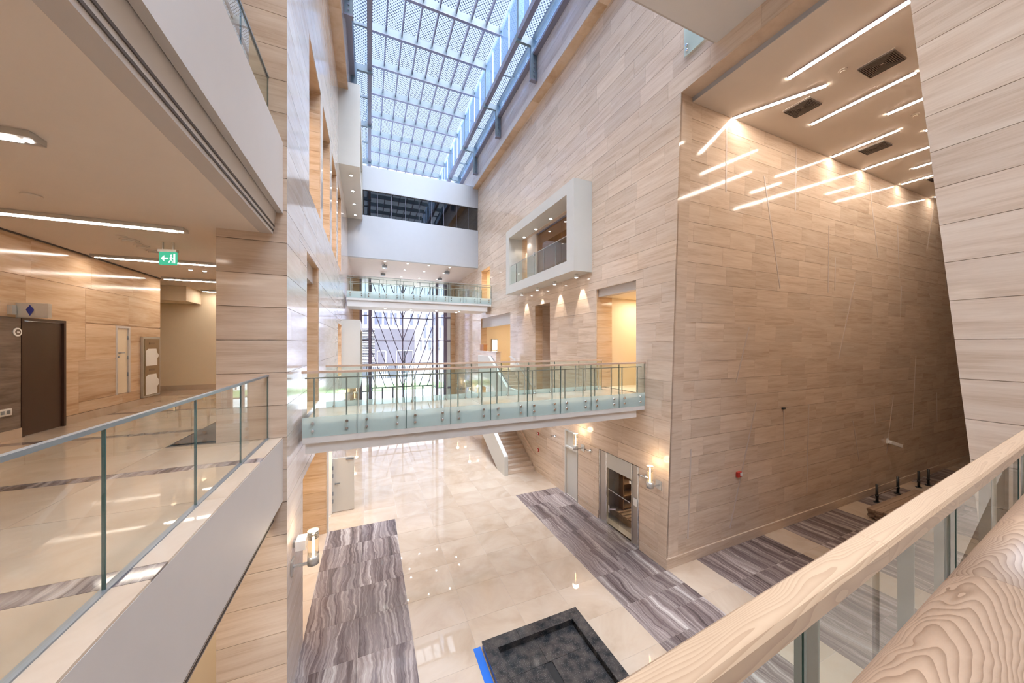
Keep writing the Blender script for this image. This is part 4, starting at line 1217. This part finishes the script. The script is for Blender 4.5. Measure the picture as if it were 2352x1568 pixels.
# air diffusers
def make_diffuser():
    e = thing('air_diffuser', 'x', 'vent')
    MB().box(-.33, .33, -.33, .33, -.012, 0).build('frame', CEIL, e)
    for k in range(9):
        r = .31 - k*.032
        mb = MB()
        for s in (-1, 1):
            mb.box(-r, r, s*r-.008, s*r+.008, -.05, -.012); mb.box(s*r-.008, s*r+.008, -r, r, -.05, -.012)
        mb.build('louvre_ring', plain('bronze_louvre', (.16, .13, .11), .5) if 'bronze_louvre' not in bpy.data.materials else bpy.data.materials['bronze_louvre'], e)
    return e
DFP = []
for (x, y), t_ in zip(((11.5, 3.92), (11.52, 5.55), (16.2, 5.68), (21.5, 5.6)), ('nearest the top of the picture', 'between the first two light lines', 'crossed by a light line', 'half hidden by the pier')):
    place(DFP, make_diffuser, (x, y, 6.86), 0, 'square louvred ceiling diffuser ' + t_, 'vent', 'diffusers in the corridor ceiling')
for k, (x, y) in enumerate(((10.9, 4.4), (15.0, 4.4))):
    e = thing('smoke_detector', f'small round detector on the corridor ceiling, {["nearer","farther"][k]} one', 'smoke detector', 'corridor ceiling detectors', (x, y, 6.86))
    MB().cyl((0, 0, -.03), (0, 0, 0), .09, 14).build('base', CEIL, e); MB().cyl((0, 0, -.06), (0, 0, -.03), .05, 12).build('sensor', CEIL, e)

# gallery light bars
gb = [(4.6, 'nearest, cut off at the left edge'), (7.33, 'second nearest, longest in view'), (10.2, 'third, behind the exit sign'), (12.85, 'fourth, partly hidden by the pier'), (15.3, 'farthest, a short stub by the pier'), (1.6, 'out over our side, mostly unseen')]
for y, nm_ in gb:
    e = thing('light_bar', f'bronze ceiling light bar in the left gallery, {nm_}', 'ceiling light', 'light bars of the left gallery', (-5.5, y, 1.94))
    MB().box(0, 2.66, -.09, .09, -.06, 0).build('housing', STEEL, e)
    MB().box(.12, 2.54, -.05, .05, -.066, -.06).build('diffuser_strip', LAMPG, e)
    for x in (.06, 2.6): MB().cyl((x, 0, -.066), (x, 0, -.06), .03, 10).build('end_spot', SPOTW, e)
for k, (x, y, r_) in enumerate(((-4.04, 6.45, .09), (-4.08, 8.25, .07), (-4.1, 8.5, .13), (-4.1, 8.72, .07), (-4.12, 8.92, .11), (-4.13, 9.35, .12))):
    e = thing('ceiling_device', ['single flat round device on the gallery ceiling nearest us'] [0] if k==0 else f'{lay6[k-1]} flat round device in the ceiling row leading to the exit sign', 'smoke detector', 'round devices on the gallery ceiling', (x, y, 1.94))
    MB().cyl((0, 0, -.02), (0, 0, 0), r_, 16).build('base', CEIL, e)
    if r_ > .1: MB().cyl((0, 0, -.05), (0, 0, -.02), r_*.7, 14).build('sensor', CEIL, e)
for k, (x, y) in enumerate(((-4.27, 11.26), (-4.0, 11.3))):
    downlight(x, y, 1.94, f'{["left","right"][k]} of two small downlights beyond the exit sign', 'gallery downlights', .7)
# exit sign
ex = thing('exit_sign', 'green exit sign with white arrow and running figure under the gallery ceiling', 'sign', loc=(-3.66, 8.45, 1.75), rz=R(-14))
MB().box(-.012, .30, -.03, .03, .0, .05).box(.05, .07, -.01, .01, .05, .19).box(.22, .24, -.01, .01, .05, .19).build('ceiling_mount', STEEL, ex)
MB().box(0, .29, -.012, .012, -.24, 0).build('panel', GREENG, ex)
yy = -.014
mb = MB()
mb.add([(.03, yy, -.12), (.09, yy, -.06), (.09, yy, -.18)], [(0, 2, 1)]); mb.box(.085, .15, yy-.001, yy+.001, -.135, -.105)
mb.build('arrow', WHITEG, ex)
mb = MB()
mb.box(.24, .27, yy-.001, yy+.001, -.21, -.03); mb.cyl((.205, yy-.001, -.06), (.205, yy+.001, -.06), .016, 10)
mb.bar((.205, yy, -.08), (.195, yy, -.14), .002, .025, up=(1, 0, 0)); mb.bar((.195, yy, -.14), (.165, yy, -.20), .002, .016, up=(1, 0, 0)); mb.bar((.195, yy, -.14), (.225, yy, -.17), .002, .016, up=(1, 0, 0))
mb.bar((.225, yy, -.17), (.22, yy, -.21), .002, .014, up=(1, 0, 0)); mb.bar((.205, yy, -.09), (.17, yy, -.115), .002, .012, up=(1, 0, 0)); mb.bar((.205, yy, -.09), (.235, yy, -.12), .002, .012, up=(1, 0, 0))
mb.build('running_figure', WHITEG, ex)
# restroom sign projecting from the gallery wall
rs = thing('restroom_sign', 'small silver box sign with a blue figure above the dark door', 'sign', loc=(-5.67, 8.66, .60))
MB().box(0, .06, -.06, .02, -.09, .07).build('wall_bracket', STEEL, rs)
MB().box(.04, .42, .03, .11, -.14, .12).build('panel', STEEL, rs)
mb = MB(); mb.add([(.21, .026, .09), (.26, .026, -.0), (.21, .026, -.11), (.16, .026, 0)], [(0, 1, 2, 3)]); mb.build('blue_figure', plain('sign_blue', (.02, .03, .22), .4), rs)
ci = thing('round_wall_sign', 'small round white sign on the grey stone beside the dark door', 'sign', loc=(-5.665, 8.77, .21))
mb = MB(); mb.cyl((0, 0, 0), (.012, 0, 0), .075, 20); mb.build('plate', WHITEP, ci)
MB().cyl((.012, 0, 0), (.016, 0, 0), .05, 16).build('emblem', GREYD, ci); MB().box(.016, .02, -.025, .025, -.008, .008).build('mark', WHITEP, ci)
so = thing('wall_socket', 'white double socket low on the grey stone at the far left', 'socket', loc=(-5.665, 8.55, -1.16))
MB().box(0, .012, -.11, .11, -.06, .06).build('plate', WHITEP, so)
for s in (-.05, .05): MB().box(.012, .018, s-.03, s+.03, -.03, .03).build('outlet', RAILST, so)
# framed floor directory, its protective film half torn
dp = thing('directory_panel', 'tall framed bronze panel with torn white film at the end of the gallery wall', 'sign', loc=(-5.665, 12.2, -1.46))
MB().box(0, .05, 0, .80, 0, 1.66).build('frame', STEEL, dp)
MB().box(.05, .06, .06, .75, .05, 1.60).build('bronze_sheet', plain('bronze_sheet', (.30, .21, .12), .4, .4), dp)
for z0, z1 in ((.06, .62), (.86, 1.33)):
    pl = [(.10, z0), (.62, z0), (.62, z0+.2), (.72, z0+.26), (.70, z1-.18), (.60, z1-.10), (.58, z1), (.20, z1), (.10, z1-.06)]
    MB().prism([(.061, a, b) for a, b in pl], (.004, 0, 0)).build('film', WHITEP, dp)
for z in (.72, 1.45): MB().box(.06, .064, .25, .50, z, z+.05).build('print_block', plain('bronze_print', (.22, .15, .09), .5), dp)

# ---- wall sconces
def make_sconce():
    """mounted on a wall behind (local +X points into the wall at x=0 ... lamp stands at x=-.35)"""
    e = thing('wall_sconce', 'x', 'wall light')
    MB().box(-.02, 0, -.11, .11, -.13, .13).build('wall_plate', STEEL, e)
    mb = MB(); mb.bar((-.02, 0, 0), (-.27, 0, 0), .05, .035); mb.build('arm', STEEL, e)
    MB().cyl((-.35, 0, -.03), (-.35, 0, .15), .10, 24).build('cup', STEEL, e)
    g = MB(); n = 24
    g.cyl((-.35, 0, .15), (-.35, 0, .60), .095, n); g.build('glass_cylinder', SGLASS, e)
    MB().cyl((-.35, 0, .16), (-.35, 0, .55), .022, 12).build('lamp_tube', SCONE, e)
    MB().cyl((-.35, 0, .60), (-.35, 0, .615), .10, n).build('cap', STEEL, e)
    for k in range(3): MB().cyl((-.35, 0, .47+k*.035), (-.35, 0, .474+k*.035), .097, n).build('ring', CHROME, e)
    return e
SCP = []
def sconce(x, y, z, right, label, power):
    place(SCP, make_sconce, (x, y, z), 0 if right else math.pi, label, 'wall light', 'glass cylinder sconces')
    ld = bpy.data.lights.new('sconce_light', 'POINT'); ld.energy = power; ld.color = (1, .74, .46); ld.shadow_soft_size = .12
    lo = bpy.data.objects.new('sconce_light', ld); lo.location = (x + (-.35 if right else .35), y, z+.70); COL.objects.link(lo)
sconce(XR-.003, 7.42, -4.20, True, 'lit glass sconce on the right wall nearest the corner', 7)
sconce(XR-.003, 11.27, -4.20, True, 'lit glass sconce on the right wall between the narrow door and the glass door', 7)
sconce(XL+.003, 7.45, -4.22, False, 'lit glass sconce on the left wall, lowest and nearest', 6)
sconce(XR-.003, 26.6, -4.20, True, 'lit glass sconce on the far right wall seen through the footbridge glass, nearer one', 6)
sconce(XR-.003, 30.6, -4.20, True, 'lit glass sconce on the far right wall beside the window, farther one', 6)
sconce(XL+.003, 27.5, -4.20, False, 'lit glass sconce on the far left wall, nearer one', 6)
sconce(XL+.003, 31.5, -4.20, False, 'lit glass sconce on the far left wall, farther one', 6)
# slim silver spotlights beside them
def make_spot():
    e = thing('wall_spotlight', 'x', 'wall light')
    MB().box(-.02, 0, -.05, .05, -.05, .05).build('wall_plate', CHROME, e)
    MB().bar((0, 0, 0), (-.12, 0, .0), .03, .03).build('arm', CHROME, e)
    MB().cyl((-.12, -.2, .02), (-.14, .2, .0), .045, 12, .03).build('head', CHROME, e)
    return e
SPP = []
for x, y, z, rz_, t_ in ((XR-.003, 7.9, -4.12, 0, 'beside the glass door sconce on the right wall'), (XR-.003, 10.72, -4.14, 0, 'under the middle right sconce'), (XR-.003, 13.4, -4.27, 0, 'left of the narrow door on the right wall')):
    place(SPP, make_spot, (x, y, z), rz_, 'slim silver wall spotlight ' + t_, 'wall light', 'silver wall spotlights')
ws = thing('wall_speaker', 'white box speaker on the left wall behind the nearest sconce', 'speaker', loc=(XL, 7.62, -3.88))
MB().box(0, .06, -.05, .05, -.05, .05).build('bracket', STEEL, ws); MB().box(.05, .22, -.14, .14, -.09, .09).build('body', WHITEP, ws)
# fire alarm boxes and cameras
for k, z in enumerate((-4.57, -5.4)):
    e = thing('alarm_box', f'{["upper","lower"][k]} small red alarm box on the right wall near the stairs', 'alarm', 'red alarm boxes by the stairs', (XR-.003, 15.1, z))
    MB().box(-.05, 0, -.06, .06, -.07, .07).build('body', RED, e); MB().box(-.055, -.05, -.03, .03, -.03, .03).build('face', WHITEP, e)
q = on_corr(11.06, -4.23, .0)
e = thing('alarm_box', 'single red and white alarm box on the leaning corridor wall', 'alarm', loc=q)
MB().box(-.11, .09, -.07, 0, -.08, .08).build('body', RED, e); MB().box(.0, .09, -.09, -.07, -.04, .06).build('face', WHITEP, e)
q = on_corr(21.5, -4.4, .0)
e = thing('security_camera', 'white security camera on the dark end of the corridor wall', 'camera', loc=q)
MB().box(-.3, -.15, -.06, 0, -.02, .2).build('bracket', WHITEP, e); MB().bar((-.25, -.10, .06), (.32, -.26, -.14), .14, .14).build('body', WHITEP, e); MB().cyl((.32, -.26, -.14), (.36, -.272, -.154), .05, 10).build('lens', BLACKP, e)
q = on_corr(13.35, -2.25, .0)
e = thing('black_sensor', 'tiny black sensor above a metal inlay strip on the corridor wall', 'sensor', loc=q)
MB().box(-.07, .07, -.06, 0, -.03, .03).build('body', BLACKP, e)

# ================================================================== GROUND OBJECTS
# granite basin
ba = thing('granite_basin', 'low black granite basin with wide rim on the cream floor', 'fountain', loc=(2.23, 4.2, G))
W_, D_ = 2.4, 2.66; rim = .27; h = .17
def rimpiece(poly): MB().prism([(a, b, h-.03) for a, b in poly], (0, 0, .03)).build('rim_slab', GRAN, ba)
g_ = .003
for pl in ([(0, D_), (.8, D_), (.8, D_-rim), (rim, D_-rim)], [(.8+g_, D_), (1.6, D_), (1.6, D_-rim), (.8+g_, D_-rim)], [(1.6+g_, D_), (W_-g_, D_), (W_-rim-g_, D_-rim), (1.6+g_, D_-rim)],
           [(W_, D_), (W_, D_-.8), (W_-rim, D_-.8), (W_-rim, D_-rim)], [(W_, D_-.8-g_), (W_, D_-1.6), (W_-rim, D_-1.6), (W_-rim, D_-.8-g_)], [(W_, D_-1.6-g_), (W_, 0), (W_-rim, rim), (W_-rim, D_-1.6-g_)],
           [(0, D_-g_), (rim, D_-rim-g_), (rim, D_-1.0), (0, D_-1.0)], [(0, D_-1.0-g_), (rim, D_-1.0-g_), (rim, rim), (0, 0)], [(0, 0), (W_, 0), (W_-rim, rim), (rim, rim)]):
    rimpiece(pl)
mb = MB(); mb.box(.01, W_-.01, .01, .25, 0, h-.031); mb.box(.01, W_-.01, D_-.25, D_-.01, 0, h-.031); mb.box(.01, .25, .25, D_-.25, 0, h-.031); mb.box(W_-.25, W_-.01, .25, D_-.25, 0, h-.031)
mb.build('side_walls', GRAN, ba)
xs_ = [.25, 1.16, W_-.25]; ysl = [.25, 1.0, 1.82, D_-.25]
for i in range(2):
    for j in range(3):
        x0_, x1_, y0_, y1_ = xs_[i], xs_[i+1], ysl[j], ysl[j+1]
        if j < 2 and i == 0: x1_ = 1.08
        if j < 2 and i == 1: x0_ = 1.25
        MB().box(x0_+g_, x1_-g_, y0_+g_, y1_-g_, 0.0, .022).build('basin_tile', GRAN, ba)
MB().box(.26, W_-.26, .26, D_-.26, -.002, .004).build('drain_bed', BLACKP, ba)
fm = tag(box('blue_film_strip', BLUEF, 2.06, 2.22, 4.4, 6.93, G, G+.006), 'strip of bright blue protective film on the floor beside the basin', 'film')
# plank stacks beside the corridor wall
lay = ['first', 'second', 'third', 'fourth', 'fifth', 'sixth']
def stack(x0, y0, nx_len, layers, cols, group, where):
    for l in range(layers):
        for c in range(cols):
            j = random.uniform(-.06, .06)
            o = tag(MB().box(x0+j, x0+nx_len+j, y0+c*.215+random.uniform(0, .01), y0+c*.215+.205, G+.08+l*.055, G+.08+l*.055+.05).build('timber_plank', TIMBER),
                    f'{lay[layers-1-l]} layer plank of the {where} timber stack, {lay[cols-1-c]} one counted from the corridor wall', 'plank', group)
    for k in range(3):
        x = x0 + .3 + k*(nx_len-.8)/2
        tag(box('timber_bearer', TIMBER, x, x+.1, y0, y0+cols*.215, G, G+.078), f'{lay[k]} short timber bearer from the corner side under the {where} plank stack', 'plank', f'bearers under the {where} plank stack')
stack(17.3, 5.0, 4.1, 6, 6, 'planks in the nearer stack', 'nearer')
stack(23.6, 5.0, 4.0, 5, 6, 'planks in the farther stack', 'farther')
for k, (x, y) in enumerate(((19.41, 6.75), (21.38, 6.78), (23.2, 6.70), (23.95, 6.62))):
    e = thing('barrier_post', f'{["first","second","third","fourth"][k]} slim black post by the plank stacks, counted from the corner', 'post', 'black posts beside the plank stacks', (x, y, G))
    MB().cyl((0, 0, 0), (0, 0, .75), .045, 8).build('shaft', BLACKP, e); MB().cyl((0, 0, 0), (0, 0, .03), .11, 12).build('foot', BLACKP, e); MB().cyl((0, 0, .24), (0, 0, .32), .06, 8).build('collar', BLACKP, e)
# thin rail between the first two posts
tag(MB().bar((19.46, 6.75, G+.3), (21.33, 6.78, G+.3), .02, .03).build('barrier_rail', TIMBER), 'thin rail between the first two black posts', 'rail')
